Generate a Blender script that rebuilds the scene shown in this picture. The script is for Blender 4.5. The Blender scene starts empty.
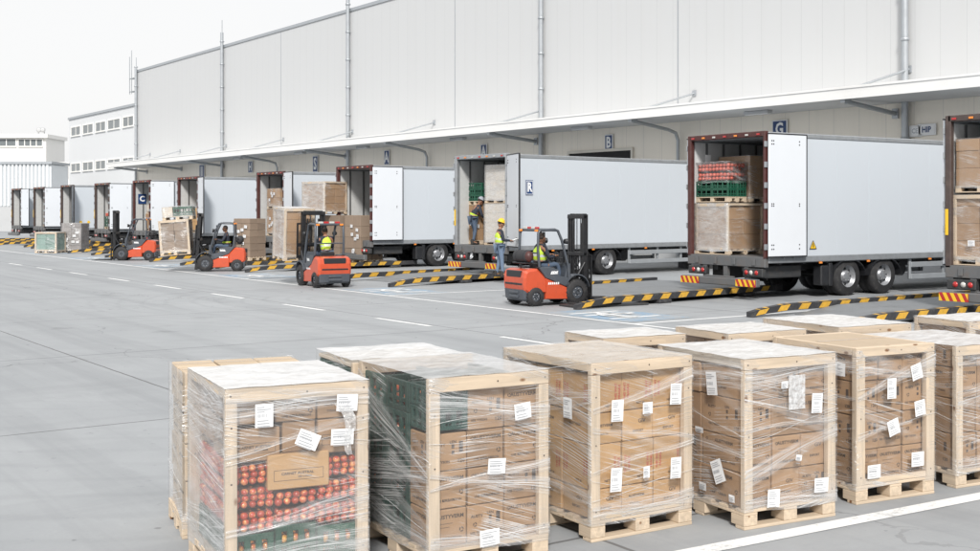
import bpy, math, random
from mathutils import Matrix, Vector
random.seed(7)
S = bpy.context.scene
COL = S.collection
R = math.radians

# ------------------------------------------------------------------ camera, world, sun, exposure
A0 = R(35.4)                     # the camera's heading against the warehouse grid
CA, SA = math.cos(A0), math.sin(A0)
EYE, FPX, HOR = 2.2, 1179.0, 210.0
cd = bpy.data.cameras.new('camera')
cam = bpy.data.objects.new('camera', cd); COL.objects.link(cam)
cam.location = (0, 0, EYE); cam.rotation_euler = (R(90), 0, -A0)
cd.sensor_width = 36; cd.lens = 36*FPX/980; cd.shift_y = -(275.5-HOR)/980
cd.clip_end = 2000; cd.clip_start = .1
cd.dof.use_dof = False
S.camera = cam

SUN_EL = R(39)
sd = (-.02, -1.0)                 # towards the sun in the camera's frame (right, forward)
sx, sy = sd[0]*CA+sd[1]*SA, -sd[0]*SA+sd[1]*CA
W = bpy.data.worlds.new('World'); S.world = W; W.use_nodes = True
nt = W.node_tree; nt.nodes.clear()
out = nt.nodes.new('ShaderNodeOutputWorld'); bg = nt.nodes.new('ShaderNodeBackground')
sky = nt.nodes.new('ShaderNodeTexSky'); sky.sky_type = 'NISHITA'; sky.sun_disc = False
sky.sun_elevation = SUN_EL; sky.sun_rotation = math.atan2(sx, sy); sky.dust_density = 3; sky.air_density = 1
tc = nt.nodes.new('ShaderNodeTexCoord'); mp = nt.nodes.new('ShaderNodeMapping'); mp.inputs['Scale'].default_value = (1, 1, 3)
nz = nt.nodes.new('ShaderNodeTexNoise'); nz.inputs['Scale'].default_value = 1.3; nz.inputs['Detail'].default_value = 4
cr = nt.nodes.new('ShaderNodeValToRGB')
cr.color_ramp.elements[0].position = .35; cr.color_ramp.elements[0].color = (7.25, 7.3, 7.4, 1)
cr.color_ramp.elements[1].position = .65; cr.color_ramp.elements[1].color = (7.6, 7.55, 7.5, 1)
mx = nt.nodes.new('ShaderNodeMixRGB'); mx.inputs['Fac'].default_value = .92   # a nearly closed, thin white overcast over the blue
nt.links.new(tc.outputs['Generated'], mp.inputs['Vector']); nt.links.new(mp.outputs[0], nz.inputs['Vector'])
nt.links.new(nz.outputs['Fac'], cr.inputs['Fac'])
nt.links.new(sky.outputs[0], mx.inputs[1]); nt.links.new(cr.outputs[0], mx.inputs[2])
nt.links.new(mx.outputs[0], bg.inputs['Color']); bg.inputs['Strength'].default_value = .1
nt.links.new(bg.outputs[0], out.inputs['Surface'])
sl = bpy.data.lights.new('sun', 'SUN'); sl.energy = 3.05; sl.angle = R(9); sl.color = (1, .965, .915)
so = bpy.data.objects.new('sun', sl); COL.objects.link(so)
so.rotation_euler = Vector((sx*math.cos(SUN_EL), sy*math.cos(SUN_EL), math.sin(SUN_EL))).to_track_quat('Z', 'Y').to_euler()
so.location = (0, 0, 60)
S.view_settings.view_transform = 'Standard'; S.view_settings.look = 'None'
S.view_settings.exposure = 0.40; S.view_settings.gamma = 1; S.view_settings.use_curve_mapping = False
S.render.engine = 'CYCLES'
S.cycles.use_denoising = True; S.cycles.transparent_max_bounces = 16; S.cycles.max_bounces = 6
S.cycles.caustics_reflective = False; S.cycles.caustics_refractive = False

# ------------------------------------------------------------------ measuring
def c2w(X, D): return (X*CA + D*SA, -X*SA + D*CA)          # camera frame (right, forward) -> ground plan
def at(px, py, z=0.0):                                     # where the sight line through a pixel meets height z
    D = FPX*(EYE-z)/(py-HOR); return c2w((px-490)/FPX*D, D)
def on_x(px, u):                                           # where the sight line through a column meets the plane x = u
    d = (px-490)/FPX; D = u/(CA*d+SA); return D*(CA-SA*d), D

# ------------------------------------------------------------------ mesh builder
class MB:
    def __init__(s): s.v = []; s.f = []; s.M = Matrix()
    def add(s, pts, faces, m=0, smooth=False, uv=None):
        b = len(s.v); s.v += [s.M @ Vector(p) for p in pts]
        for k, f in enumerate(faces):
            s.f.append((tuple(b+i for i in f), m, smooth, uv[k] if uv else None))
        return s
    def box(s, x0, x1, y0, y1, z0, z1, m=0, b=0):
        if b: return s.rbox(x0, x1, y0, y1, z0, z1, b, m)
        p = [(x, y, z) for z in (z0, z1) for y in (y0, y1) for x in (x0, x1)]
        return s.add(p, [(0,2,3,1),(4,5,7,6),(0,1,5,4),(2,6,7,3),(0,4,6,2),(1,3,7,5)], m)
    def rbox(s, x0, x1, y0, y1, z0, z1, b, m=0):
        c = Vector(((x0+x1)/2, (y0+y1)/2, (z0+z1)/2)); h = Vector((abs(x1-x0)/2, abs(y1-y0)/2, abs(z1-z0)/2))
        b = min(b, .45*min(h)); P = []; I = {}
        for a in (-1, 1):
            for d in (-1, 1):
                for e in (-1, 1):
                    sg = (a, d, e)
                    for ax in range(3):
                        q = Vector([sg[k]*(h[k]-(0 if k == ax else b)) for k in range(3)])
                        I[sg, ax] = len(P); P.append(q)
        F = []
        for ax in range(3):
            o1, o2 = (ax+1) % 3, (ax+2) % 3
            for sgn in (-1, 1):
                q = []
                for (i, j) in ((-1,-1),(1,-1),(1,1),(-1,1)):
                    t = [0,0,0]; t[ax] = sgn; t[o1] = i; t[o2] = j; q.append(I[tuple(t), ax])
                F.append(q)
            for i in (-1, 1):
                for j in (-1, 1):
                    t0 = [0,0,0]; t0[o1] = i; t0[o2] = j; t0[ax] = -1; t1 = list(t0); t1[ax] = 1
                    F.append([I[tuple(t0), o1], I[tuple(t1), o1], I[tuple(t1), o2], I[tuple(t0), o2]])
        for a in (-1, 1):
            for d in (-1, 1):
                for e in (-1, 1): F.append([I[(a,d,e), k] for k in range(3)])
        G = []
        for q in F:
            n = (P[q[1]]-P[q[0]]).cross(P[q[2]]-P[q[0]]); ce = sum((P[i] for i in q), Vector())/len(q)
            G.append(tuple(q) if n.dot(ce) > 0 else tuple(reversed(q)))
        return s.add([p+c for p in P], G, m)
    def tube(s, path, r, n=8, m=0, caps=True):
        path = [Vector(p) for p in path]; rs = r if isinstance(r, (list, tuple)) else [r]*len(path)
        P = []; F = []; up = Vector((0, 0, 1)); prev = None
        for i, p in enumerate(path):
            t = (path[min(i+1, len(path)-1)]-path[max(i-1, 0)]).normalized()
            if prev is None:
                a = up if abs(t.dot(up)) < .9 else Vector((1, 0, 0)); u = t.cross(a).normalized()
            else: u = (prev-t*prev.dot(t)).normalized()
            prev = u; w = t.cross(u)
            for k in range(n):
                an = 2*math.pi*k/n; P.append(p+(u*math.cos(an)+w*math.sin(an))*rs[i])
        for i in range(len(path)-1):
            for k in range(n): F.append((i*n+k, i*n+(k+1) % n, (i+1)*n+(k+1) % n, (i+1)*n+k))
        s.add(P, F, m, True)
        if caps:
            e = len(path)-1
            s.add(P[:n], [tuple(reversed(range(n)))], m); s.add(P[e*n:], [tuple(range(n))], m)
        return s
    def lathe(s, prof, c, axis='y', n=20, m=0, smooth=True):   # prof: (radius, offset along axis)
        P = []; F = []
        for (r, o) in prof:
            for k in range(n):
                a = 2*math.pi*k/n; q = (r*math.cos(a), r*math.sin(a))
                P.append({'y': (c[0]+q[0], c[1]+o, c[2]+q[1]), 'z': (c[0]+q[0], c[1]+q[1], c[2]+o), 'x': (c[0]+o, c[1]+q[0], c[2]+q[1])}[axis])
        for i in range(len(prof)-1):
            for k in range(n):
                q = (i*n+k, i*n+(k+1) % n, (i+1)*n+(k+1) % n, (i+1)*n+k)
                F.append(q if axis != 'y' else tuple(reversed(q)))
        return s.add(P, F, m, smooth)
    def prism(s, poly, y0, y1, m=0, b=0, axis='y'):            # poly in xz (axis y), xy (axis z) or yz (axis x), counter-clockwise
        n = len(poly); P = []
        def pt(p, o): return {'y': (p[0], o, p[1]), 'z': (p[0], p[1], o), 'x': (o, p[0], p[1])}[axis]
        if b:
            cx = sum(p[0] for p in poly)/n; cz = sum(p[1] for p in poly)/n
            def inn(p): 
                d = Vector((p[0]-cx, p[1]-cz)); l = d.length; d = d*((l-b)/l if l > b else 1); return (cx+d.x, cz+d.y)
            rings = [(y0, [inn(p) for p in poly]), (y0+b, poly), (y1-b, poly), (y1, [inn(p) for p in poly])]
        else: rings = [(y0, poly), (y1, poly)]
        for o, q in rings: P += [pt(p, o) for p in q]
        F = []
        for i in range(len(rings)-1):
            for k in range(n): F.append((i*n+k, i*n+(k+1) % n, (i+1)*n+(k+1) % n, (i+1)*n+k))
        F.append(tuple(reversed(range(n)))); F.append(tuple(range((len(rings)-1)*n, len(rings)*n)))
        if axis == 'y': F = [tuple(reversed(f)) for f in F]
        return s.add(P, F, m)
    def ball(s, c, r, nu=10, nv=7, m=0):
        r = r if isinstance(r, (tuple, list)) else (r, r, r); P = [(c[0], c[1], c[2]-r[2])]; F = []
        for i in range(1, nv):
            t = -math.pi/2+math.pi*i/nv
            for k in range(nu):
                a = 2*math.pi*k/nu; P.append((c[0]+r[0]*math.cos(t)*math.cos(a), c[1]+r[1]*math.cos(t)*math.sin(a), c[2]+r[2]*math.sin(t)))
        P.append((c[0], c[1], c[2]+r[2]))
        for k in range(nu):
            F.append((0, 1+(k+1) % nu, 1+k)); l = 1+(nv-2)*nu; F.append((l+k, l+(k+1) % nu, len(P)-1))
            for i in range(nv-2): a = 1+i*nu; F.append((a+k, a+(k+1) % nu, a+nu+(k+1) % nu, a+nu+k))
        return s.add(P, F, m, True)
    def quad(s, a, b, c, d, m=0): return s.add([a, b, c, d], [(0, 1, 2, 3)], m)
    def poly(s, pts, m=0): return s.add(pts, [tuple(range(len(pts)))], m)
    def mesh(s, name, mats):
        me = bpy.data.meshes.new(name)
        me.from_pydata([tuple(v) for v in s.v], [], [f[0] for f in s.f])
        for m in mats: me.materials.append(m)
        me.polygons.foreach_set('material_index', [f[1] for f in s.f])
        me.polygons.foreach_set('use_smooth', [f[2] for f in s.f])
        if any(f[3] for f in s.f):
            uvl = me.uv_layers.new(name='UVMap').data; k = 0
            for f in s.f:
                for j in range(len(f[0])):
                    if f[3]: uvl[k].uv = f[3][j]
                    k += 1
        me.update(); return me
    def build(s, name, mats, parent=None, loc=(0, 0, 0), rz=0):
        return link(name, s.mesh(name, mats if isinstance(mats, (list, tuple)) else [mats]), parent, loc, rz)

def link(name, me, parent=None, loc=(0, 0, 0), rz=0):
    o = bpy.data.objects.new(name, me); COL.objects.link(o); o.location = loc; o.rotation_euler = (0, 0, rz)
    if parent: o.parent = parent
    return o
def tag(o, label, cat, group=None):
    o['label'] = label; o['category'] = cat
    if group: o['group'] = group
    return o
def thing(name, label, cat, loc=(0, 0, 0), rz=0, group=None):
    o = bpy.data.objects.new(name, None); COL.objects.link(o); o.location = loc; o.rotation_euler = (0, 0, rz)
    o.empty_display_size = .2
    return tag(o, label, cat, group)
def structure(o): o['kind'] = 'structure'; return o

_txt = {}
def text_geo(t, bold=0.012):
    if (t, bold) in _txt: return _txt[t, bold]
    cu = bpy.data.curves.new('t', 'FONT'); cu.body = t; cu.size = 1; cu.align_x = 'CENTER'; cu.align_y = 'CENTER'; cu.offset = bold
    cu.resolution_u = 2
    o = bpy.data.objects.new('t', cu); COL.objects.link(o)
    bpy.context.view_layer.update()
    me = bpy.data.meshes.new_from_object(o.evaluated_get(bpy.context.evaluated_depsgraph_get()))
    g = ([v.co.copy() for v in me.vertices], [tuple(p.vertices) for p in me.polygons])
    bpy.data.objects.remove(o); bpy.data.curves.remove(cu); bpy.data.meshes.remove(me)
    _txt[t, bold] = g; return g
def put_text(mb, t, o, ux, uz, size, m, bold=.012, sx=1.0):       # text centred at o, written along ux, up along uz
    v, f = text_geo(t, bold); o = Vector(o); ux = Vector(ux); uz = Vector(uz)
    mb.add([o+ux*(p.x*size*sx)+uz*(p.y*size) for p in v], f, m)
def stripes(mb, o, ux, uz, w, h, per, frac, slant, m, off=0.0):   # slanted painted bands on a w x h rectangle
    o, ux, uz = Vector(o), Vector(ux), Vector(uz); x = -per*2+off
    while x < w+per:
        P = [(x, 0), (x+per*frac, 0), (x+per*frac+slant, h), (x+slant, h)]
        for lim, sg in ((0, 1), (w, -1)):
            Q = []
            for i in range(len(P)):
                a, b = P[i], P[(i+1) % len(P)]; da, db = (a[0]-lim)*sg, (b[0]-lim)*sg
                if da >= 0: Q.append(a)
                if da*db < 0: t = da/(da-db); Q.append((a[0]+(b[0]-a[0])*t, a[1]+(b[1]-a[1])*t))
            P = Q
            if len(P) < 3: break
        if len(P) >= 3: mb.poly([o+ux*p[0]+uz*p[1] for p in P], m)
        x += per

# ------------------------------------------------------------------ materials
def nodes(name):
    m = bpy.data.materials.new(name); m.use_nodes = True; t = m.node_tree; t.nodes.clear()
    o = t.nodes.new('ShaderNodeOutputMaterial'); p = t.nodes.new('ShaderNodeBsdfPrincipled'); t.links.new(p.outputs[0], o.inputs[0])
    return m, t, p, o
def N(t, k, **kw):
    n = t.nodes.new('ShaderNode'+k)
    for a, b in kw.items():
        if a.startswith('i_'):
            key = a[2:]; key = int(key) if key.isdigit() else key.replace('_', ' ')
            if hasattr(b, 'links') or isinstance(b, bpy.types.NodeSocket): t.links.new(b, n.inputs[key])
            else: n.inputs[key].default_value = b
        else: setattr(n, a, b)
    return n
def math_(t, op, a, b=0.0, clamp=False): return N(t, 'Math', operation=op, use_clamp=clamp, i_0=a, i_1=b).outputs[0]
def ramp(t, fac, p0, p1, c0=(0, 0, 0, 1), c1=(1, 1, 1, 1)):
    n = N(t, 'ValToRGB', i_Fac=fac); e = n.color_ramp.elements; e[0].position = p0; e[1].position = p1; e[0].color = c0; e[1].color = c1
    return n.outputs[0]
def mixc(t, fac, a, b, kind='MIX'):
    return N(t, 'MixRGB', blend_type=kind, i_0=fac, i_1=a, i_2=b).outputs[0]
def noise(t, vec, scale, detail=3, rough=.55, sc=None, rot=None):
    if sc or rot:
        vec = N(t, 'Mapping', i_Vector=vec, i_Scale=sc or (1, 1, 1), i_Rotation=rot or (0, 0, 0)).outputs[0]
    return N(t, 'TexNoise', i_Vector=vec, i_Scale=scale, i_Detail=detail, i_Roughness=rough).outputs['Fac']
def c4(c, k=1.0): return (min(c[0]*k, 1), min(c[1]*k, 1), min(c[2]*k, 1), 1)
def pm(name, col, rough=.5, metal=0, var=.12, scale=6, bump=0, bs=60, coat=0, rnd=0, sc=None, dirt=None, spec=.5):
    m, t, p, o = nodes(name); tc = N(t, 'TexCoord').outputs['Object']
    n = noise(t, tc, scale, 5, .6, sc)
    c = mixc(t, n, c4(col, 1-var), c4(col, 1+var))
    if rnd:
        r = N(t, 'ObjectInfo').outputs['Random']
        c = mixc(t, 1.0, c, ramp(t, r, 0, 1, (1-rnd, 1-rnd, 1-rnd, 1), (1+rnd*.4, 1+rnd*.4, 1+rnd*.4, 1)), 'MULTIPLY')
    if dirt:
        d = noise(t, tc, dirt[1], 6, .7, dirt[2] if len(dirt) > 2 else None)
        c = mixc(t, math_(t, 'MULTIPLY', ramp(t, d, .5, .75), dirt[3] if len(dirt) > 3 else .6), c, c4(dirt[0]))
    t.links.new(c, p.inputs['Base Color']); p.inputs['Metallic'].default_value = metal
    rr = math_(t, 'ADD', math_(t, 'MULTIPLY', n, .2), rough-.1); t.links.new(rr, p.inputs['Roughness'])
    p.inputs['Specular IOR Level'].default_value = spec
    if coat: p.inputs['Coat Weight'].default_value = coat; p.inputs['Coat Roughness'].default_value = .1
    if bump:
        b = N(t, 'Bump', i_Strength=bump, i_Distance=.01, i_Height=noise(t, tc, bs, 4)); t.links.new(b.outputs[0], p.inputs['Normal'])
    return m
M = {}
M['white_paint'] = pm('white_paint', (.525, .565, .61), .30, var=.02, scale=.2, coat=.2)
M['door_paint'] = pm('door_paint', (.66, .69, .73), .4, var=.03, scale=2, coat=.05)
M['inner_panel'] = pm('inner_panel', (.52, .53, .53), .5, var=.06, scale=3, dirt=((.3, .28, .26), 4, None, .35))
M['alu'] = pm('alu', (.36, .38, .40), .42, .5, var=.12, scale=4, dirt=((.16, .15, .14), 6, None, .4))
M['steel_dark'] = pm('steel_dark', (.045, .047, .05), .5, .2, var=.3, scale=6, dirt=((.12, .10, .085), 5, None, .5))
M['steel_grey'] = pm('steel_grey', (.16, .165, .17), .48, .4, var=.2, scale=5, dirt=((.16, .11, .08), 5, None, .5))
M['frame_red'] = pm('frame_red', (.07, .022, .02), .5, var=.25, scale=8, dirt=((.10, .07, .06), 6, None, .5))
M['frame_brown'] = pm('frame_brown', (.075, .055, .05), .5, .1, var=.25, scale=8, dirt=((.16, .12, .10), 6, None, .5))
M['rubber'] = pm('rubber', (.022, .022, .024), .75, var=.3, scale=12, bump=.3, bs=90, dirt=((.09, .085, .08), 7, None, .5))
M['rim'] = pm('rim', (.30, .31, .33), .4, .5, var=.15, scale=9, dirt=((.12, .11, .1), 9, None, .6))
M['black'] = pm('black', (.018, .019, .022), .45, var=.3, scale=8)
M['lamp_red'] = pm('lamp_red', (.42, .02, .02), .2, var=.1, coat=.5)
M['lamp_amber'] = pm('lamp_amber', (.75, .24, .03), .2, var=.1, coat=.5)
M['lamp_white'] = pm('lamp_white', (.5, .5, .48), .2, var=.05, coat=.5)
M['yellow'] = pm('yellow', (.62, .36, .045), .55, var=.15, scale=9, dirt=((.12, .10, .06), 12, None, .7))
M['stripe_black'] = pm('stripe_black', (.035, .036, .04), .6, var=.3, scale=7, dirt=((.14, .135, .13), 8, None, .6))
M['ramp_deck'] = pm('ramp_deck', (.20, .21, .22), .6, .2, var=.2, scale=3, bump=.3, bs=40, dirt=((.09, .085, .08), 2.5, None, .5))
M['orange'] = pm('orange', (.52, .075, .028), .38, var=.1, scale=5, coat=.3, dirt=((.18, .06, .04), 7, None, .35))
M['charcoal'] = pm('charcoal', (.062, .072, .088), .45, var=.2, scale=6, coat=.15, dirt=((.12, .115, .11), 7, None, .4))
M['mast'] = pm('mast', (.022, .023, .026), .4, .3, var=.3, scale=7, dirt=((.10, .09, .08), 8, None, .35))
M['chrome'] = pm('chrome', (.5, .5, .52), .25, 1, var=.1)
M['decal'] = pm('decal', (.75, .76, .77), .5, var=.05)
M['seat'] = pm('seat', (.03, .03, .033), .7, var=.2, bump=.2)
M['sign_blue'] = pm('sign_blue', (.015, .05, .16), .4, var=.1)
M['sign_white'] = pm('sign_white', (.78, .79, .80), .4, var=.04)
M['green'] = pm('green', (.012, .085, .05), .42, var=.2, scale=5, rnd=.2, dirt=((.05, .11, .08), 9, None, .4))
M['green_dark'] = pm('green_dark', (.018, .062, .05), .42, var=.25, scale=5, rnd=.3)
M['tomato'] = pm('tomato', (.48, .09, .055), .3, var=.35, scale=9)
M['paper'] = pm('paper', (.78, .79, .80), .6, var=.03, scale=8, bump=.15, bs=14)
M['ink'] = pm('ink', (.07, .05, .04), .7, var=.3, scale=30)
M['ink_grey'] = pm('ink_grey', (.40, .41, .43), .7, var=.2, scale=30)
M['ink_red'] = pm('ink_red', (.42, .045, .035), .7, var=.3, scale=30)
M['tape'] = pm('tape', (.46, .32, .18), .25, var=.1, coat=.4)
M['skin'] = pm('skin', (.30, .15, .09), .5, var=.08)
M['navy'] = pm('navy', (.025, .03, .045), .8, var=.2, bump=.3, bs=25)
M['denim'] = pm('denim', (.13, .18, .26), .85, var=.2, scale=9, bump=.3, bs=25)
M['denim_dark'] = pm('denim_dark', (.07, .10, .15), .85, var=.2, scale=9, bump=.3, bs=25)
M['hivis'] = pm('hivis', (.52, .72, .06), .7, var=.1, scale=8, bump=.3, bs=20)
M['reflector'] = pm('reflector', (.68, .70, .72), .35, .2, var=.05)
M['hat_yellow'] = pm('hat_yellow', (.80, .50, .02), .3, var=.05, coat=.4)
M['hat_grey'] = pm('hat_grey', (.35, .37, .42), .3, var=.05, coat=.4)
M['hair'] = pm('hair', (.03, .02, .015), .7, var=.3)
M['boot'] = pm('boot', (.03, .027, .025), .6, var=.3)
M['lane_white'] = None
M['bone'] = pm('bone', (.66, .63, .56), .5, var=.04, scale=.6, dirt=((.45, .42, .37), 1.2, (1, 1, .2), .25))
M['fascia'] = pm('fascia', (.78, .78, .77), .45, var=.03, scale=.5, dirt=((.5, .48, .45), 1.5, (1, .3, 1), .2))
M['soffit'] = pm('soffit', (.58, .59, .60), .6, var=.06, scale=1)
M['galv'] = pm('galv', (.42, .445, .47), .4, .5, var=.12, scale=3)
M['glass'] = pm('glass', (.16, .18, .19), .12, 0, var=.2, scale=.4)
M['office_wall'] = pm('office_wall', (.68, .695, .71), .6, var=.03, scale=.4)
M['shed_wall'] = pm('shed_wall', (.66, .69, .715), .5, .1, var=.04, scale=.5)
M['render_white'] = pm('render_white', (.86, .85, .82), .7, var=.02, scale=.4)
M['base_grey'] = pm('base_grey', (.45, .46, .47), .7, var=.1, scale=.6)
M['doorway_shade'] = pm('doorway_shade', (.012, .012, .013), .8)
M['soot'] = pm('soot', (.05, .05, .055), .7, var=.3)

def panel_mat(name, col, w, tone):                         # flat metal cladding, each sheet a slightly different tone, a fine joint between
    m, t, p, o = nodes(name); tc = N(t, 'TexCoord').outputs['Object']; xyz = N(t, 'SeparateXYZ', i_0=tc)
    k = math_(t, 'DIVIDE', xyz.outputs['Y'], w); cell = math_(t, 'FLOOR', k)
    rn = N(t, 'TexWhiteNoise', noise_dimensions='1D', i_W=cell).outputs['Value']
    n = noise(t, tc, .5, 4, .6, (1, 1, .12))
    v = math_(t, 'ADD', math_(t, 'MULTIPLY', rn, tone), math_(t, 'MULTIPLY', n, tone*1.2))
    c = mixc(t, v, c4(col, 1-tone*.6), c4(col, 1+tone*.6))
    c = mixc(t, math_(t, 'MULTIPLY', ramp(t, noise(t, tc, 1.2, 5, .7, (1, 2.5, .06)), .52, .8), .16), c, (.48, .47, .45, 1))
    fr = math_(t, 'FRACT', k); seam = math_(t, 'LESS_THAN', math_(t, 'ABSOLUTE', math_(t, 'SUBTRACT', fr, .5)), .492)
    c = mixc(t, math_(t, 'MULTIPLY', math_(t, 'SUBTRACT', 1.0, seam), .4), c, (.3, .31, .32, 1))
    t.links.new(c, p.inputs['Base Color']); p.inputs['Roughness'].default_value = .42
    b = N(t, 'Bump', i_Strength=.25, i_Distance=.02, i_Height=math_(t, 'ADD', seam, math_(t, 'MULTIPLY', noise(t, tc, .9, 2, .5, (1, 1.4, .15)), .5)))
    t.links.new(b.outputs[0], p.inputs['Normal']); return m
M['clad'] = panel_mat('clad', (.56, .57, .578), 1.0, .075)
M['clad_cream'] = panel_mat('clad_cream', (.88, .825, .73), 1.15, .05)

def concrete_mat():
    m, t, p, o = nodes('yard_concrete'); tc = N(t, 'TexCoord').outputs['Object']; xyz = N(t, 'SeparateXYZ', i_0=tc)
    big = noise(t, tc, .12, 5, .6); mid = noise(t, tc, .9, 6, .65); fine = noise(t, tc, 26, 4, .7); grit = noise(t, tc, 160, 2, .6)
    v = math_(t, 'ADD', math_(t, 'MULTIPLY', big, .45), math_(t, 'ADD', math_(t, 'MULTIPLY', mid, .35), math_(t, 'ADD', math_(t, 'MULTIPLY', fine, .12), math_(t, 'MULTIPLY', grit, .08))))
    c = ramp(t, v, .3, .72, (.245, .259, .273, 1), (.385, .40, .413, 1))
    # tyre lanes running along the dock, and turning sweeps
    tr = noise(t, tc, 1.0, 5, .65, (1.1, .035, 1)); tr2 = noise(t, tc, 1.0, 4, .6, (.08, 1.3, 1), (0, 0, R(28)))
    wv = N(t, 'TexWave', wave_type='RINGS', rings_direction='Z', i_Vector=N(t, 'Mapping', i_Vector=tc, i_Location=(-14, -26, 0)).outputs[0], i_Scale=.55, i_Distortion=5, i_Detail=3, i_Detail_Scale=.6).outputs['Fac']
    c = mixc(t, math_(t, 'MULTIPLY', ramp(t, tr, .48, .70), .5), c, (.20, .21, .222, 1))
    c = mixc(t, math_(t, 'MULTIPLY', ramp(t, tr2, .53, .72), .25), c, (.21, .22, .232, 1))
    c = mixc(t, math_(t, 'MULTIPLY', math_(t, 'MULTIPLY', ramp(t, wv, .8, 1), ramp(t, big, .42, .6)), .2), c, (.19, .2, .21, 1))
    sp = ramp(t, noise(t, tc, 3.2, 5, .72), .64, .76); c = mixc(t, math_(t, 'MULTIPLY', sp, .65), c, (.13, .135, .14, 1))
    lt = ramp(t, noise(t, tc, 1.7, 5, .7, (1, .4, 1)), .6, .8); c = mixc(t, math_(t, 'MULTIPLY', lt, .35), c, (.44, .455, .47, 1))
    vs = N(t, 'TexVoronoi', i_Vector=N(t, 'Mapping', i_Vector=tc, i_Scale=(.55, .55, 1)).outputs[0], i_Scale=1.0, i_Randomness=1.0).outputs['Distance']
    sm = math_(t, 'MULTIPLY', ramp(t, math_(t, 'ADD', vs, math_(t, 'MULTIPLY', noise(t, tc, 5, 5, .7), .35)), .22, .34, (1, 1, 1, 1), (0, 0, 0, 1)), ramp(t, noise(t, tc, .35, 2), .45, .6))
    c = mixc(t, math_(t, 'MULTIPLY', sm, .42), c, (.10, .10, .10, 1))
    v2 = N(t, 'TexVoronoi', i_Vector=N(t, 'Mapping', i_Vector=tc, i_Scale=(2.3, 2.1, 1)).outputs[0], i_Scale=1.0, i_Randomness=1.0).outputs['Distance']
    s2 = ramp(t, math_(t, 'ADD', v2, math_(t, 'MULTIPLY', noise(t, tc, 17, 4, .7), .12)), .105, .125, (1, 1, 1, 1), (0, 0, 0, 1))
    c = mixc(t, math_(t, 'MULTIPLY', math_(t, 'MULTIPLY', s2, ramp(t, noise(t, tc, .5, 3), .45, .58)), .7), c, (.09, .09, .09, 1))
    ck = N(t, 'TexVoronoi', feature='DISTANCE_TO_EDGE', i_Vector=mixc(t, .12, N(t, 'Mapping', i_Vector=tc, i_Scale=(.13, .11, 1)).outputs[0], N(t, 'TexNoise', i_Vector=tc, i_Scale=1.4, i_Detail=5).outputs['Color']), i_Scale=1.0).outputs['Distance']
    c = mixc(t, math_(t, 'MULTIPLY', math_(t, 'MULTIPLY', math_(t, 'LESS_THAN', ck, .0016), ramp(t, noise(t, tc, .25, 2), .46, .56)), .5), c, (.10, .10, .10, 1))
    wob = math_(t, 'MULTIPLY', math_(t, 'SUBTRACT', noise(t, tc, 2.5, 3), .5), .03)
    js = []
    for ax, off in (('X', 5.16), ('Y', 12.1)):
        d = math_(t, 'ADD', math_(t, 'SUBTRACT', xyz.outputs[ax], off), wob)
        f = math_(t, 'PINGPONG', d, 3.5 if ax == 'X' else 3.0)
        js.append(math_(t, 'LESS_THAN', f, .016))
    j = math_(t, 'MAXIMUM', js[0], js[1])
    c = mixc(t, math_(t, 'MULTIPLY', j, .75), c, (.09, .09, .09, 1))
    t.links.new(c, p.inputs['Base Color'])
    t.links.new(math_(t, 'ADD', .55, math_(t, 'MULTIPLY', mid, .3)), p.inputs['Roughness']); p.inputs['Specular IOR Level'].default_value = .35
    h = math_(t, 'SUBTRACT', math_(t, 'ADD', math_(t, 'MULTIPLY', fine, .4), math_(t, 'MULTIPLY', grit, .3)), j)
    t.links.new(N(t, 'Bump', i_Strength=.35, i_Distance=.006, i_Height=h).outputs[0], p.inputs['Normal'])
    return m
M['concrete'] = concrete_mat()
def worn_paint(name, col, wear):
    m, t, p, o = nodes(name); tc = N(t, 'TexCoord').outputs['Object']
    w = math_(t, 'ADD', math_(t, 'MULTIPLY', noise(t, tc, 14, 6, .75), .6), math_(t, 'MULTIPLY', noise(t, tc, 1.3, 4, .6), .4))
    c = mixc(t, ramp(t, w, wear, wear+.14), c4(col), (.33, .345, .355, 1))
    t.links.new(c, p.inputs['Base Color']); p.inputs['Roughness'].default_value = .65; return m
M['lane_white'] = worn_paint('lane_white', (.72, .73, .73), .52)
M['lane_blue'] = worn_paint('lane_blue', (.16, .30, .45), .40)

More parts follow.
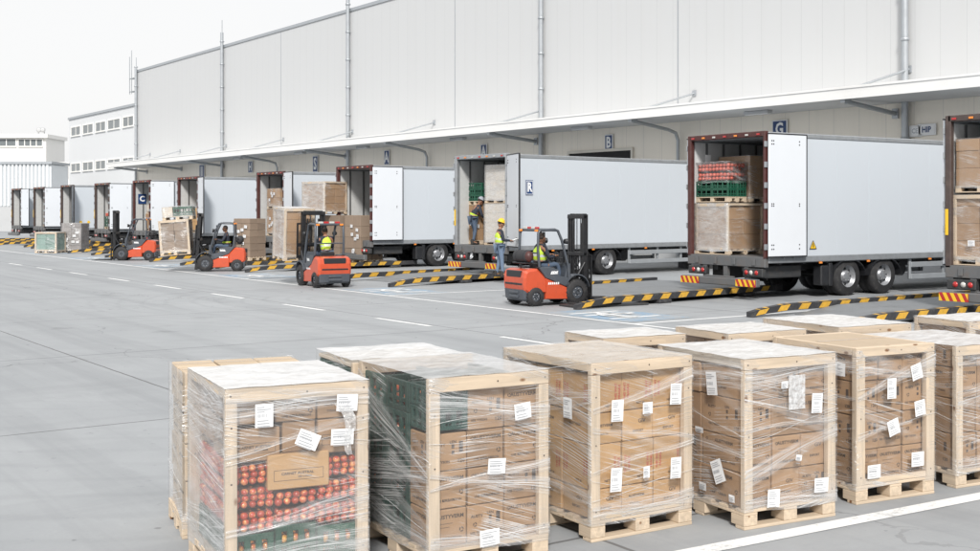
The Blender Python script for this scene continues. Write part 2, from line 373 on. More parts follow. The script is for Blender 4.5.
def wood(name, axis, col=(.585, .475, .355)):
    m, t, p, o = nodes(name); tc = N(t, 'TexCoord').outputs['Object']; oi = N(t, 'ObjectInfo').outputs['Random']
    v = N(t, 'VectorMath', operation='ADD', i_0=tc, i_1=N(t, 'CombineXYZ', i_0=oi, i_1=math_(t, 'MULTIPLY', oi, 7.3), i_2=math_(t, 'MULTIPLY', oi, 3.1)).outputs[0]).outputs[0]
    s = [30, 30, 30]; s['xyz'.index(axis)] = 1.6
    g = noise(t, v, 1, 4, .6, tuple(s)); s2 = [150, 150, 150]; s2['xyz'.index(axis)] = 6; g2 = noise(t, v, 1, 3, .6, tuple(s2))
    c = mixc(t, ramp(t, g, .3, .7), c4(col, .80), c4(col, 1.15)); c = mixc(t, math_(t, 'MULTIPLY', ramp(t, g2, .5, .75), .3), c, c4(col, .62))
    s3 = [9, 9, 9]; s3['xyz'.index(axis)] = 4.5
    vo = N(t, 'TexVoronoi', i_Vector=N(t, 'Mapping', i_Vector=v, i_Scale=tuple(s3)).outputs[0], i_Scale=1.0).outputs['Distance']
    c = mixc(t, ramp(t, vo, .09, .15, (1, 1, 1, 1), (0, 0, 0, 1)), c, (.20, .10, .045, 1))
    gr = noise(t, v, 3, 4, .6); c = mixc(t, math_(t, 'MULTIPLY', ramp(t, gr, .45, .8), .35), c, (.42, .36, .29, 1))
    t.links.new(c, p.inputs['Base Color']); p.inputs['Roughness'].default_value = .7
    t.links.new(N(t, 'Bump', i_Strength=.3, i_Distance=.003, i_Height=g2).outputs[0], p.inputs['Normal']); return m
for a in 'xyz': M['wood_'+a] = wood('wood_'+a, a)
M['pallet_wood'] = wood('pallet_wood', 'x', (.52, .41, .29))

def card_mat(name, col):
    m, t, p, o = nodes(name); tc = N(t, 'TexCoord').outputs['Object']; oi = N(t, 'ObjectInfo').outputs['Random']
    n = noise(t, tc, 5, 5, .6); f = noise(t, tc, 1, 3, .6, (9, 9, 240))
    c = mixc(t, n, c4(col, .88), c4(col, 1.1)); c = mixc(t, 1.0, c, ramp(t, oi, 0, 1, (.84, .83, .82, 1), (1.08, 1.07, 1.05, 1)), 'MULTIPLY')
    c = mixc(t, math_(t, 'MULTIPLY', ramp(t, f, .45, .7), .12), c, c4(col, .7))
    t.links.new(c, p.inputs['Base Color']); p.inputs['Roughness'].default_value = .78; p.inputs['Specular IOR Level'].default_value = .25
    t.links.new(N(t, 'Bump', i_Strength=.2, i_Distance=.004, i_Height=noise(t, tc, 9, 3)).outputs[0], p.inputs['Normal']); return m
M['card'] = card_mat('card', (.365, .235, .138)); M['card_light'] = card_mat('card_light', (.50, .315, .155)); M['card_top'] = card_mat('card_top', (.50, .405, .30))
M['card_grey'] = card_mat('card_grey', (.26, .20, .155)); M['card_pale'] = card_mat('card_pale', (.62, .56, .48))
M['pack_grey'] = card_mat('pack_grey', (.27, .255, .255)); M['pack_green'] = card_mat('pack_green', (.20, .30, .27))

def apple_mat(name, red, yel, cut):
    m, t, p, o = nodes(name); tc = N(t, 'TexCoord').outputs['Object']; g = N(t, 'NewGeometry').outputs['Random Per Island']
    n = noise(t, tc, 42, 3, .6)
    f = math_(t, 'ADD', math_(t, 'MULTIPLY', n, .95), math_(t, 'MULTIPLY', g, .12))
    c = mixc(t, ramp(t, f, cut, cut+.22), c4(red, 1.15), c4(yel, 1.1)); c = mixc(t, 1.0, c, ramp(t, g, 0, 1, (.75, .72, .72, 1), (1.15, 1.1, 1.1, 1)), 'MULTIPLY')
    t.links.new(c, p.inputs['Base Color']); p.inputs['Roughness'].default_value = .28; p.inputs['Coat Weight'].default_value = .3; return m
M['apple'] = apple_mat('apple', (.40, .055, .028), (.70, .40, .14), .53)
M['apple_yellow'] = apple_mat('apple_yellow', (.55, .12, .03), (.66, .42, .09), .42)

def film_mat(name, base, l1, l2, top, rot=0.0):
    m = bpy.data.materials.new(name); m.use_nodes = True; t = m.node_tree; t.nodes.clear()
    o = N(t, 'OutputMaterial'); uv = N(t, 'UVMap', uv_map='UVMap').outputs[0]; oi = N(t, 'ObjectInfo').outputs['Random']
    v = N(t, 'VectorMath', operation='ADD', i_0=uv, i_1=N(t, 'CombineXYZ', i_0=math_(t, 'MULTIPLY', oi, 9.0), i_1=math_(t, 'MULTIPLY', oi, 23.0)).outputs[0]).outputs[0]
    def lines(ang, fx, fy, lo, hi): return ramp(t, noise(t, N(t, 'Mapping', i_Vector=v, i_Rotation=(0, 0, R(ang))).outputs[0], 1.0, 2, .5, (fx, fy, 1)), lo, hi)
    L1 = math_(t, 'MULTIPLY', lines(13+rot, .8, 140, .54, .60), ramp(t, noise(t, v, 2.0, 3, .6), .49, .62))
    L2 = math_(t, 'MULTIPLY', lines(-8+rot, .7, 110, .54, .61), ramp(t, noise(t, v, 1.7, 3, .6, None, (0, 0, 1)), .49, .62))
    L3 = math_(t, 'MULTIPLY', lines(20+rot, .5, 9, .52, .70), math_(t, 'MULTIPLY', ramp(t, noise(t, v, 1.3, 2, .5), .46, .6), .62))
    cl = ramp(t, noise(t, v, 3.5, 4, .6, (1, 2.2, 1)), .4, .75)
    f = math_(t, 'ADD', math_(t, 'ADD', math_(t, 'MULTIPLY', L1, l1), math_(t, 'MULTIPLY', L2, l2)), math_(t, 'ADD', math_(t, 'MULTIPLY', L3, l2*.8), math_(t, 'MULTIPLY', cl, base*.75)))
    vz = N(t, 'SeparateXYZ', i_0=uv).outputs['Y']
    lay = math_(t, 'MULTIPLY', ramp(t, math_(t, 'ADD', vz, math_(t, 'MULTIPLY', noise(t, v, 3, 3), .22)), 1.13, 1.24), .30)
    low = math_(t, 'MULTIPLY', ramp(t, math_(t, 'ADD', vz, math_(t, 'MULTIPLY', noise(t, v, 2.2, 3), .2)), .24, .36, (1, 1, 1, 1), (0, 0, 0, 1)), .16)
    f = math_(t, 'ADD', math_(t, 'ADD', lay, low), math_(t, 'ADD', f, base*.9))
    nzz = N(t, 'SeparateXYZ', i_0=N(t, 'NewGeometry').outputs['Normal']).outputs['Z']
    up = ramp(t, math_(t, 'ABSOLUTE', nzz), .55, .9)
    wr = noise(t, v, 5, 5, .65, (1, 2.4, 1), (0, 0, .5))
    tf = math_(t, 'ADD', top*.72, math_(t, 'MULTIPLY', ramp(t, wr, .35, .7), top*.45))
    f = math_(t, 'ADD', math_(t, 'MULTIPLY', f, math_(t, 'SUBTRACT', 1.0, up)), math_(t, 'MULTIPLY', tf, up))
    f = math_(t, 'MINIMUM', f, .93)
    h = math_(t, 'ADD', math_(t, 'MULTIPLY', L1, .5), math_(t, 'ADD', math_(t, 'MULTIPLY', L2, .5), math_(t, 'MULTIPLY', wr, 1.2)))
    b = N(t, 'Bump', i_Strength=.5, i_Distance=.01, i_Height=h).outputs[0]
    d = N(t, 'BsdfDiffuse', i_Color=(.82, .83, .84, 1), i_Normal=b); tl = N(t, 'BsdfTranslucent', i_Color=(.82, .83, .84, 1), i_Normal=b)
    g = N(t, 'BsdfGlossy', i_Color=(1, 1, 1, 1), i_Roughness=.2, i_Normal=b); tr = N(t, 'BsdfTransparent')
    dd = N(t, 'MixShader', i_0=.25, i_1=d.outputs[0], i_2=tl.outputs[0])
    dg = N(t, 'MixShader', i_0=.2, i_1=dd.outputs[0], i_2=g.outputs[0])
    clear = N(t, 'MixShader', i_0=.045, i_1=tr.outputs[0], i_2=g.outputs[0])
    fin = N(t, 'MixShader', i_0=f, i_1=clear.outputs[0], i_2=dg.outputs[0])
    t.links.new(fin.outputs[0], o.inputs[0]); return m
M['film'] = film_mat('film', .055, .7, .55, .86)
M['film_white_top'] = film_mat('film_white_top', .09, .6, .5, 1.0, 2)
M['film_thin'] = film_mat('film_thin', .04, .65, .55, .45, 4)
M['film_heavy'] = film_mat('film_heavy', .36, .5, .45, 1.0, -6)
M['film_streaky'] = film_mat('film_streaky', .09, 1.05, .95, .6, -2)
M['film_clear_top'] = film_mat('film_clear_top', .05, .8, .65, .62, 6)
def band_mat():
    m = bpy.data.materials.new('film_rope'); m.use_nodes = True; t = m.node_tree; t.nodes.clear(); o = N(t, 'OutputMaterial')
    d = N(t, 'BsdfDiffuse', i_Color=(.85, .86, .87, 1)); g = N(t, 'BsdfGlossy', i_Roughness=.2); tr = N(t, 'BsdfTransparent')
    a = N(t, 'MixShader', i_0=.3, i_1=d.outputs[0], i_2=g.outputs[0]); tc = N(t, 'TexCoord').outputs['Object']
    f = ramp(t, noise(t, tc, 30, 3), .35, .65, (.25, .25, .25, 1), (.85, .85, .85, 1))
    t.links.new(N(t, 'MixShader', i_0=f, i_1=tr.outputs[0], i_2=a.outputs[0]).outputs[0], o.inputs[0]); return m
M['rope'] = band_mat()
def fold_mat():
    m = bpy.data.materials.new('film_fold'); m.use_nodes = True; t = m.node_tree; t.nodes.clear(); o = N(t, 'OutputMaterial')
    uv = N(t, 'UVMap', uv_map='UVMap').outputs[0]; oi = N(t, 'ObjectInfo').outputs['Random']
    v = N(t, 'VectorMath', operation='ADD', i_0=uv, i_1=N(t, 'CombineXYZ', i_0=math_(t, 'MULTIPLY', oi, 13.0), i_1=0.0).outputs[0]).outputs[0]
    ln = noise(t, v, 1.0, 3, .6, (2.2, 16, 1)); fine = noise(t, v, 1.0, 2, .5, (1.6, 60, 1)); cl = noise(t, v, 2.6, 3)
    vy = N(t, 'SeparateXYZ', i_0=uv).outputs['Y']; ed = math_(t, 'MULTIPLY', math_(t, 'MULTIPLY', vy, math_(t, 'SUBTRACT', 1.0, vy)), 5.5, True)
    a = math_(t, 'ADD', math_(t, 'MULTIPLY', ramp(t, ln, .42, .62), .5), math_(t, 'MULTIPLY', ramp(t, fine, .5, .62), .4))
    a = math_(t, 'MULTIPLY', math_(t, 'MULTIPLY', math_(t, 'ADD', a, .05), ramp(t, cl, .28, .55)), ed)
    b = N(t, 'Bump', i_Strength=.7, i_Distance=.01, i_Height=ln).outputs[0]
    d = N(t, 'BsdfDiffuse', i_Color=(.86, .87, .88, 1), i_Normal=b); g = N(t, 'BsdfGlossy', i_Roughness=.22, i_Normal=b); tr = N(t, 'BsdfTransparent')
    w = N(t, 'MixShader', i_0=.25, i_1=d.outputs[0], i_2=g.outputs[0])
    t.links.new(N(t, 'MixShader', i_0=math_(t, 'MINIMUM', a, .9), i_1=tr.outputs[0], i_2=w.outputs[0]).outputs[0], o.inputs[0]); return m
M['fold'] = fold_mat()
M['bag_red'] = pm('bag_red', (.10, .028, .018), .4, var=.35, scale=40)

# ------------------------------------------------------------------ ground and painted markings
g = MB(); g.box(-250, 550, -250, 550, -.5, 0); structure(g.build('ground', M['concrete']))
mk = MB()
def strip(x0, x1, y0, y1, m=0, z=.004): mk.quad((x0, y0, z), (x1, y0, z), (x1, y1, z), (x0, y1, z), m)
for k in range(-3, 22):
    y = 23.15+4.32*k; strip(11.94, 12.06, y, y+2.05)
strip(15.34, 15.46, 6, 110)
for y in (8.0, 16.9, 26.2, 35.2, 44, 53, 61, 68, 75.5): strip(15.46, 22.5, y-.06, y+.06)
p0 = at(700, 551); p1 = at(980, 496.5); dx, dy = p1[0]-p0[0], p1[1]-p0[1]; l = math.hypot(dx, dy); dx, dy = dx/l, dy/l
a = (p0[0]-dx*3, p0[1]-dy*3); b = (p1[0]+dx*9, p1[1]+dy*9); nx, ny = -dy*.075, dx*.075
mk.quad((a[0]-nx, a[1]-ny, .004), (b[0]-nx, b[1]-ny, .004), (b[0]+nx, b[1]+ny, .004), (a[0]+nx, a[1]+ny, .004))
structure(mk.build('lane_markings', [M['lane_white']]))
mk = MB()
for y in (18.6, 27.6, 36.4, 45.2, 54, 62):
    strip(15.55, 17.35, y-1.35, y+1.35, 0)
    for yy in (-.7, .1, .6): strip(15.75, 17.1, y+yy, y+yy+.14, 1, .008)
    strip(16.3, 16.45, y-.69, y+.59, 1, .012)
    ar = [(16.45+rr*math.cos(q*.5), y-.1+1.25*rr*math.sin(q*.5), .016) for rr in (.33, .43) for q in range(11)]
    for q in range(10): mk.quad(ar[q], ar[q+11], ar[q+12], ar[q+1], 1)
structure(mk.build('bay_markings', [M['lane_blue'], M['lane_white']]))

# ------------------------------------------------------------------ the warehouse
UW = 36.0; YL, YR = 106.4, -30
wh = thing('warehouse', 'long pale grey warehouse with a canopy over its loading docks', 'warehouse', (UW, 40, 0))
def rel(x, y, z=0): return (x-UW, y-40, z)
m = MB(); x, y, z = rel(UW, YR); m.box(0, 40, YR-40, YL-40, 6.05, 14.75); m.build('upper_wall', M['clad'], wh)
m = MB(); m.box(.02, 40, YR-40, YL-40.03, 0, 6.045); m.build('lower_wall', M['clad_cream'], wh)
m = MB(); m.box(-.06, 40, YR-40, YL-40+.06, 14.752, 14.95); m.build('roof_trim', M['galv'], wh)
m = MB(); m.box(-.015, .02, 14-40, 14.03-40, 6.4, 14.7)
for px in (678, 281, 455):
    y, D = on_x(px, UW); m.box(-.012, .01, y-40-.03, y-40+.03, 6.4, 14.74)
m.build('wall_joint', M['galv'], wh)
cy0, cy1 = YR-40, 105.2-40
m = MB(); m.box(-3, 0, cy0, cy1, 5.99, 6.12); m.build('canopy_soffit', M['soffit'], wh)
cp = MB(); cp.box(-3.1, -3.002, cy0, cy1, 5.96, 6.37)
cp.box(-3.13, -3.101, cy0, cy1, 6.31, 6.385); cp.prism([(-3.0, 6.125), (-.003, 6.125), (-.003, 6.52), (-3.0, 6.36)], cy0, cy1)
cp.build('canopy', M['fascia'], wh)
m = MB()
for px, z in ((136, 15.1), (222, 15.9), (348, 16.3), (541, 15.4), (905, 15.4)):
    y, D = on_x(px, UW-.16); q = MB(); r = .12
    q.tube([(-.17, y-40, .3), (-.17, y-40, z)], r, 12)
    for k in range(9): q.lathe([(r, -.05), (r+.035, -.05), (r+.035, .05), (r, .05)], (-.17, y-40, 1.2+k*1.75), 'z', 12); q.box(-.1, .03, y-40-.03, y-40+.03, 1.18+k*1.75, 1.22+k*1.75)
    q.build('downpipe', M['galv'], wh)
    if z > 15.5 or px == 136:
        q = MB(); q.tube([(-.05, y-40+.25, 14), (-.05, y-40+.25, z+1.0)], .03, 6); q.build('lightning_rod', M['galv'], wh)
y, D = on_x(134.5, UW+2); q = MB()
for k in (0, .55): q.tube([(-.3, YL-40+.35+k, 12.8), (-.3, YL-40+.35+k, 16.8-k)], .035, 6)
for z in (13, 14.2): q.box(-.33, .1, YL-40-.1, YL-40+.95, z, z+.06)
q.build('roof_mast', M['galv'], wh)
for px, down in ((849, 0), (636, 1), (494, 0), (390, 1), (309, 0), (245, 1), (191, 0), (151, 0), (118, 0)):
    y, D = on_x(px, UW-2.6); q = MB()
    if down:
        q.tube([(-2.75, y-40, 5.9), (-.75, y-40, 5.62), (-.32, y-40, 5.5), (-.18, y-40, 5.2), (-.18, y-40, .3)], .075, 8)
    else: q.tube([(-2.75, y-40, 5.9), (-.02, y-40, 5.62)], .085, 8); q.box(-.06, .01, y-40-.12, y-40+.12, 5.45, 5.8)
    q.box(-2.95, -2.6, y-40-.1, y-40+.1, 5.86, 5.988)
    q.build('canopy_brace', M['galv'], wh)
for px in (907, 693, 541, 433.5, 352, 283, 226, 180, 150):
    y, D = on_x(px, UW); q = MB(); q.tube([(-2.7, y-40+.1, 6.37), (-.02, y-40-.1, 7.15)], .045, 6); q.box(-.05, .01, y-40-.2, y-40, 7.03, 7.27)
    q.build('tie_rod', M['galv'], wh)
for px in (758, 581.6, 458, 363, 300, 238):
    y, D = on_x(px, UW-1.6); q = MB(); q.rbox(-1.75, -1.45, y-40-.6, y-40+.6, 5.86, 5.985, .02); f = q.build('canopy_lamp', M['base_grey'], wh)
    q = MB(); q.box(-1.72, -1.48, y-40-.55, y-40+.55, 5.845, 5.858); q.build('diffuser', M['sign_white'], f)
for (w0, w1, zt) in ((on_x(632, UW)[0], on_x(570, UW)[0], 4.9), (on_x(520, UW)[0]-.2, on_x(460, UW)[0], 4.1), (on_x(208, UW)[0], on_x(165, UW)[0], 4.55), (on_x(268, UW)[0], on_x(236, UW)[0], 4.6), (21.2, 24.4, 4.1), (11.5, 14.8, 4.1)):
    q = MB(); q.box(-.03, .03, w0-40, w1-40, .9, zt); f = q.build('dock_door', M['doorway_shade'] if zt == 4.9 else M['inner_panel'], wh)  # the open doorway is a black slab, its inner darkness painted on
    q = MB(); q.box(-.09, .02, w0-40.12, w0-40, .9, zt+.13); q.box(-.09, .02, w1-40, w1-39.88, .9, zt+.13); q.box(-.09, .02, w0-40, w1-40, zt, zt+.13); q.build('door_frame', M['bone'], f)
for k in range(9):
    pass
m = MB(); m.box(-.12, .0, YR-40, YL-40.1, 0, 1.05); m.build('dock_plinth', M['base_grey'], wh)

def dock_sign(px, py, ch, w, h, label, bg='sign_blue', fg='sign_white', size=None, sx=.85):
    y, D = on_x(px, UW-.05); z = EYE-(py-HOR)*D/FPX
    q = MB(); q.rbox(-.025, .025, -w/2-.05, w/2+.05, -h/2-.05, h/2+.05, .012, 1 if bg == 'sign_blue' else 0); q.box(-.034, -.026, -w/2, w/2, -h/2, h/2, 0)
    put_text(q, ch, (-.038, 0, -.02*h), (0, -1, 0), (0, 0, 1), size or h*1.05, 1, .035, sx)
    o = q.build('dock_sign', [M[bg], M[fg]], None, (UW-.05, y, z)); tag(o, label, 'sign', 'signs on the warehouse wall' if bg == 'sign_white' else 'blue bay signs under the canopy'); return o
dock_sign(780, 129, 'G', .66, .62, 'blue bay sign with round white letter just above the largest red framed trailer')
dock_sign(609, 142.5, 'B', .46, .66, 'blue bay sign reading B over the open black dock door')
dock_sign(484, 151.5, 'A', .46, .70, 'blue bay sign above the trailer that two workers are loading')
dock_sign(387, 157.5, 'A', .5, .80, 'blue bay sign reading A above the trailer with boxes stacked behind it')
dock_sign(315.5, 164, 'S', .62, 1.0, 'blue bay sign just above the tall stack of wrapped cartons')
dock_sign(250.6, 167, 'H', .7, .75, 'small blue bay sign high over the trailer behind the seated driver in profile')
dock_sign(202, 171.5, 'II', .9, 1.0, 'farthest blue bay sign, with two upright strokes, near the warehouse end')
q = dock_sign(927, 129.5, 'HIP', .62, .30, 'small white wall sign with blue lettering HIP', 'sign_white', 'sign_blue', .27, .9)
q = dock_sign(915.5, 131, 'CE', .42, .30, 'smaller white wall notice with a grey symbol beside the HIP sign', 'sign_white', 'galv', .24, .9)

# ------------------------------------------------------------------ far buildings on the left
def windows(root, rects, y0, glass, frame):
    for (x0, x1, z0, z1, n) in rects:
        f = MB(); t = .12
        f.box(x0-t, x1+t, y0-.16, y0-.001, z1, z1+t); f.box(x0-t, x1+t, y0-.22, y0-.001, z0-t, z0); f.box(x0-t, x0, y0-.16, y0-.001, z0, z1); f.box(x1, x1+t, y0-.16, y0-.001, z0, z1)
        for k in range(1, n): xx = x0+(x1-x0)*k/n; f.box(xx-.05, xx+.05, y0-.12, y0-.003, z0, z1)
        w = f.build('window', frame, root); p = MB(); p.box(x0, x1, y0-.06, y0-.002, z0, z1); p.build('pane', glass, w)
# office block, its front in line with the docks
ob = thing('office_building', 'pale grey office block with two rows of windows beyond the warehouse', 'building', (40, 130, 0))
yo0, yo1 = on_x(137, 40)[0]-8-130, on_x(69, 40)[0]-130
D = on_x(69, 40)[1]; zt = EYE+90*D/FPX
b = MB(); b.box(0, 20, yo0, yo1, 0, zt); b.build('wall', M['office_wall'], ob)
b = MB(); b.box(-.12, 20.1, yo0-.1, yo1+.12, zt+.002, zt+.25); b.build('parapet', M['galv'], ob)
for row, (pya, pyb) in enumerate(((128.0, 136.0), (164.2, 171.5))):
    for (pa, pb) in ((71.4, 80.4), (83.2, 93), (96, 105.5), (108.2, 120), (123.3, 133.5)):
        ya, Da = on_x(pa, 40); yb, Db = on_x(pb, 40)
        z1 = EYE+(HOR-pya)*on_x(71.4, 40)[1]/FPX; z0 = EYE+(HOR-pyb)*on_x(71.4, 40)[1]/FPX
        f = MB(); ya -= 130; yb -= 130
        f.box(-.05, .3, yb-.12, ya+.12, z1, z1+.14); f.box(-.12, .3, yb-.12, ya+.12, z0-.14, z0); f.box(-.05, .3, ya, ya+.12, z0, z1); f.box(-.05, .3, yb-.12, yb, z0, z1)
        f.box(-.03, .1, (ya+yb)/2-.06, (ya+yb)/2+.06, z0, z1)
        w = f.build('window', M['render_white'], ob); p = MB(); p.box(-.006, .02, yb, ya, z0, z1); p.build('pane', M['glass'], w)
def facing(px0, px1, D, depth, name, label, zt):
    X0, X1 = (px0-490)/FPX*D, (px1-490)/FPX*D; c = c2w((X0+X1)/2, D)
    return thing(name, label, 'building', (c[0], c[1], 0), -A0), (X1-X0)/2
sh, hw = facing(-70, 51, 122, 5, 'corrugated_shed', 'low corrugated metal shed at the far left on a grey base', 7)
b = MB(); zt = 6.95; n = int(hw*2/.4)
for k in range(n):
    x0 = -hw+k*.4; b.prism([(x0, 0), (x0+.06, -.09), (x0+.26, -.09), (x0+.32, 0), (x0+.32, .3), (x0, .3)], 2.6, zt, 0, 0, 'z')
b.box(-hw, hw, .08, 5, 0, zt-.05); b.build('wall', M['shed_wall'], sh)
b = MB(); b.box(-hw-.15, hw+.15, -.2, 5.1, zt, zt+.28); b.build('roof', M['galv'], sh)
b = MB(); b.box(-hw-.02, hw+.02, -.14, .07, 0, 2.55); b.build('base', M['base_grey'], sh)
wb, hw = facing(-60, 46, 160, 25, 'white_building', 'bright white flat roofed building with long strip windows at the far left', 12)
zt = EYE+72*160/FPX
b = MB(); b.box(-hw, hw, 0, 7, 0, zt); b.build('wall', M['render_white'], wb)
b = MB(); b.box(-hw-.4, hw+.4, -.6, 7, zt+.003, zt+.5); b.build('roof', M['render_white'], wb)
def pxr(pa, pb, ya, yb, D, pc): return ((pa-pc)/FPX*D, (pb-pc)/FPX*D, EYE+(HOR-yb)*D/FPX, EYE+(HOR-ya)*D/FPX)
windows(wb, [pxr(-40, 16, 139, 146, 160, -7)+(6,), pxr(19, 42.5, 139.5, 146, 160, -7)+(4,)], 0, M['glass'], M['render_white'])
b = MB()
for px, dz, an in ((30, .2, .5), (36, .9, -.4)):
    x = (px+7)/FPX*160; b.tube([(x, 3, zt+.5), (x, 3, zt+1.2)], .07, 6); b.lathe([(.02, 0), (.22, .05), (.36, .16), (.34, .17), (.2, .08), (.0, .03)], (x+an*.3, 2.6, zt+1.3), 'y', 14)
b.build('satellite_dish', M['base_grey'], wb)
lb, hw = facing(44, 84, 150, 14, 'annex_building', 'small white annex with a gridded window between the shed and office block', 8)
zt = EYE+48*150/FPX
b = MB(); b.box(-hw, hw, 0, 6, 0, zt); b.build('wall', M['render_white'], lb)
windows(lb, [pxr(51.5, 67.5, 167, 177.5, 150, 64)+(5,)], 0, M['glass'], M['base_grey'])

# ------------------------------------------------------------------ trailers
_cache = {}
def shared(key, fn, mats):
    if key not in _cache:
        mb = MB(); fn(mb); _cache[key] = mb.mesh(key[0], mats)
    return _cache[key]
def wheel(mb_t, mb_r, cx, cz, yo, yi, r, s):               # dual tyre, outer face at yo, s = outward direction along y
    wd = abs(yi-yo)
    prof = [(r*.56, 0), (r*.60, .02), (r*.9, .012), (r*.98, .05), (r, .09), (r, wd*.42), (r*.93, wd*.47), (r*.93, wd*.53), (r, wd*.58), (r, wd-.09), (r*.9, wd-.01), (r*.5, wd)]
    mb_t.lathe([(a, (yo-s*o)) for a, o in prof] if s < 0 else [(a, yo-o) for a, o in reversed(prof)], (cx, 0, cz), 'y', 30, 0)
    rp = [(r*.575, .012), (r*.53, .03), (r*.50, .10), (r*.30, .13), (r*.29, .05), (r*.16, .03), (0, .03)]
    mb_r.lathe([(a, (yo-s*o)) for a, o in (rp if s < 0 else rp[::-1])], (cx, 0, cz), 'y', 24, 0)
    for k in range(8):
        a = k*math.pi/4; q = (cx+math.cos(a)*r*.40, yo-s*.112, cz+math.sin(a)*r*.40)
        mb_r.lathe([(0, s*.012), (r*.065, s*.012), (r*.07, -.0)] if s < 0 else [(r*.07, 0), (r*.065, .012), (0, .012)], q, 'y', 8, 1)
        a += .39; q = (cx+math.cos(a)*r*.225, yo-s*.05, cz+math.sin(a)*r*.225)
        mb_r.ball(q, (.022, .03, .022), 6, 4, 0)

def trailer(label, y_near, yaw, top, fm, door, u0=22.0, wd=2.7, sticker=None, key=0):
    x0, y0 = u0, y_near+wd/2; c, s_ = math.cos(yaw), math.sin(yaw)
    ox = u0-(wd/2)*s_; oy = y_near+(wd/2)*c
    T = thing('trailer', label, 'trailer', (ox, oy, 0), yaw, 'white box trailers parked at the docks')
    L, h = 13.4, wd/2; zf = 1.06; k = (wd, top)
    def side(mb, s):
        y = s*h; mb.box(.06, L, min(y, y-s*.06), max(y, y-s*.06), .99, top-.13, 0)
        for i in range(1, 11): mb.box(.06+i*1.23-.012, .06+i*1.23+.012, min(y, y+s*.004), max(y, y+s*.004), 1.08, top-.14, 0)
    for s in (-1, 1): link('side_panel', shared(('side_panel', k, s), lambda mb: side(mb, s), [M['white_paint']]), T)
    def rails(mb):
        for s in (-1, 1):
            y = s*(h+.012); a, b_ = min(y, y-s*.1), max(y, y-s*.1)
            mb.rbox(.065, L, a, b_, top-.128, top, .03); mb.rbox(.065, L, a, b_, .90, 1.07, .02)
    link('edge_rail', shared(('edge_rail', k), rails, [M['alu']]), T)
    link('roof', shared(('roof', k), lambda mb: mb.box(.07, L, -h+.09, h-.09, top-.09, top-.03), [M['white_paint']]), T)
    link('front_panel', shared(('front_panel', k), lambda mb: mb.box(L+.002, L+.07, -h, h, .95, top), [M['white_paint']]), T)
    link('floor', shared(('floor', k), lambda mb: mb.box(.06, L-.1, -h+.065, h-.065, .98, zf), [M['steel_grey']]), T)
    def lin(mb):
        for s in (-1, 1):
            y = s*(h-.064); a, b_ = min(y, y-s*.02), max(y, y-s*.02)
            mb.box(.1, L-.2, a, b_, zf+.002, top-.14, 0)
            for i in range(22):
                xx = .5+i*.6; mb.box(xx-.03, xx+.03, min(y-s*.021, y-s*.05), max(y-s*.021, y-s*.05), zf+.01, top-.15, 1)
        mb.box(L-.14, L-.1, -h+.1, h-.1, zf+.002, top-.14, 0)
    link('inner_lining', shared(('inner_lining', k), lin, [M['inner_panel'], M['steel_grey']]), T)
    def frame(mb):
        for s in (-1, 1):
            y = s*(h+.015); a, b_ = min(y, y-s*.13), max(y, y-s*.065); mb.rbox(-.07, .06, a, b_, 1.0, top+.02, .012)
            for i in range(6): z = 1.3+i*(top-1.6)/5; mb.rbox(-.1, .0, min(y+s*.001, y+s*.03), max(y+s*.001, y+s*.03), z-.07, z+.07, .01, 1)
        mb.rbox(-.07, .06, -h+.052, h-.052, top-.11, top+.02, .012); mb.rbox(-.07, .06, -h-.015, h+.015, .80, 1.055, .012, 2)
        for i in range(4): y = -h+.35+i*(wd-.7)/3; mb.rbox(-.10, -.071, y-.05, y+.05, .84, 1.0, .01, 2)
    link('rear_frame', shared(('rear_frame', k, fm), frame, [M[fm], M['alu'], M['steel_grey']]), T)
    if fm != 'frame_red': link('yellow_marker', shared(('yellow_marker',), lambda mb: mb.rbox(-.012, 0, -.035, .035, -.27, .27, .004), [M['hat_yellow']]), T, (-.071, h-.03, 1.95))
    for i in range(7):
        y = -h+.2+i*(wd-.4)/6
        link('marker_lamp', shared(('marker_lamp', i % 3), lambda mb: mb.rbox(-.02, 0, -.05, .05, -.022, .022, .008), [M[('lamp_red', 'lamp_white', 'lamp_amber')[i % 3]]]), T, (-.072, y, top-.055))
    def dr(mb):                                             # origin on the hinge, the leaf runs along +x, its outer face towards +y
        w = h-.06; mb.rbox(.01, w, -.045, .0, 1.07, top-.06, .012, 0)
        for z in (1.25, 1.35, 2.3, 2.35, top-.22, top-.3):
            for xx in (.1, .16, w-.25): mb.lathe([(0, -.008), (.018, -.008), (.018, 0)], (xx, -.045, z), 'y', 6, 1)
        mb.box(.0, w+.015, -.052, .006, 1.045, 1.068, 1); mb.box(w+.002, w+.022, -.05, .004, 1.07, top-.06, 1); mb.box(0, w+.015, -.052, .006, top-.058, top-.035, 1)
        for xx in (w-.35, w-.7): mb.tube([(xx, .03, 1.0), (xx, .03, top-.08)], .018, 6, 2); 
        for xx in (w-.35, w-.7): mb.rbox(xx-.05, xx+.05, .004, .05, 1.5, 1.75, .01, 2)
    dm = shared(('door', k), dr, [M['door_paint'], M['black'], M['alu']])
    o = link('door', dm, T, (-.02, -h-.055, 0)); o.rotation_euler = (0, 0, -R(door)); o.scale = (1, 1, 1)
    def dr2(mb): dr(mb); mb.v = [Vector((v.x, -v.y, v.z)) for v in mb.v]; mb.f = [(tuple(reversed(f[0])),)+f[1:] for f in mb.f]
    o = link('door', shared(('door', k, 2), dr2, [M['door_paint'], M['black'], M['alu']]), T, (-.02, h+.055, 0)); o.rotation_euler = (0, 0, R(1))
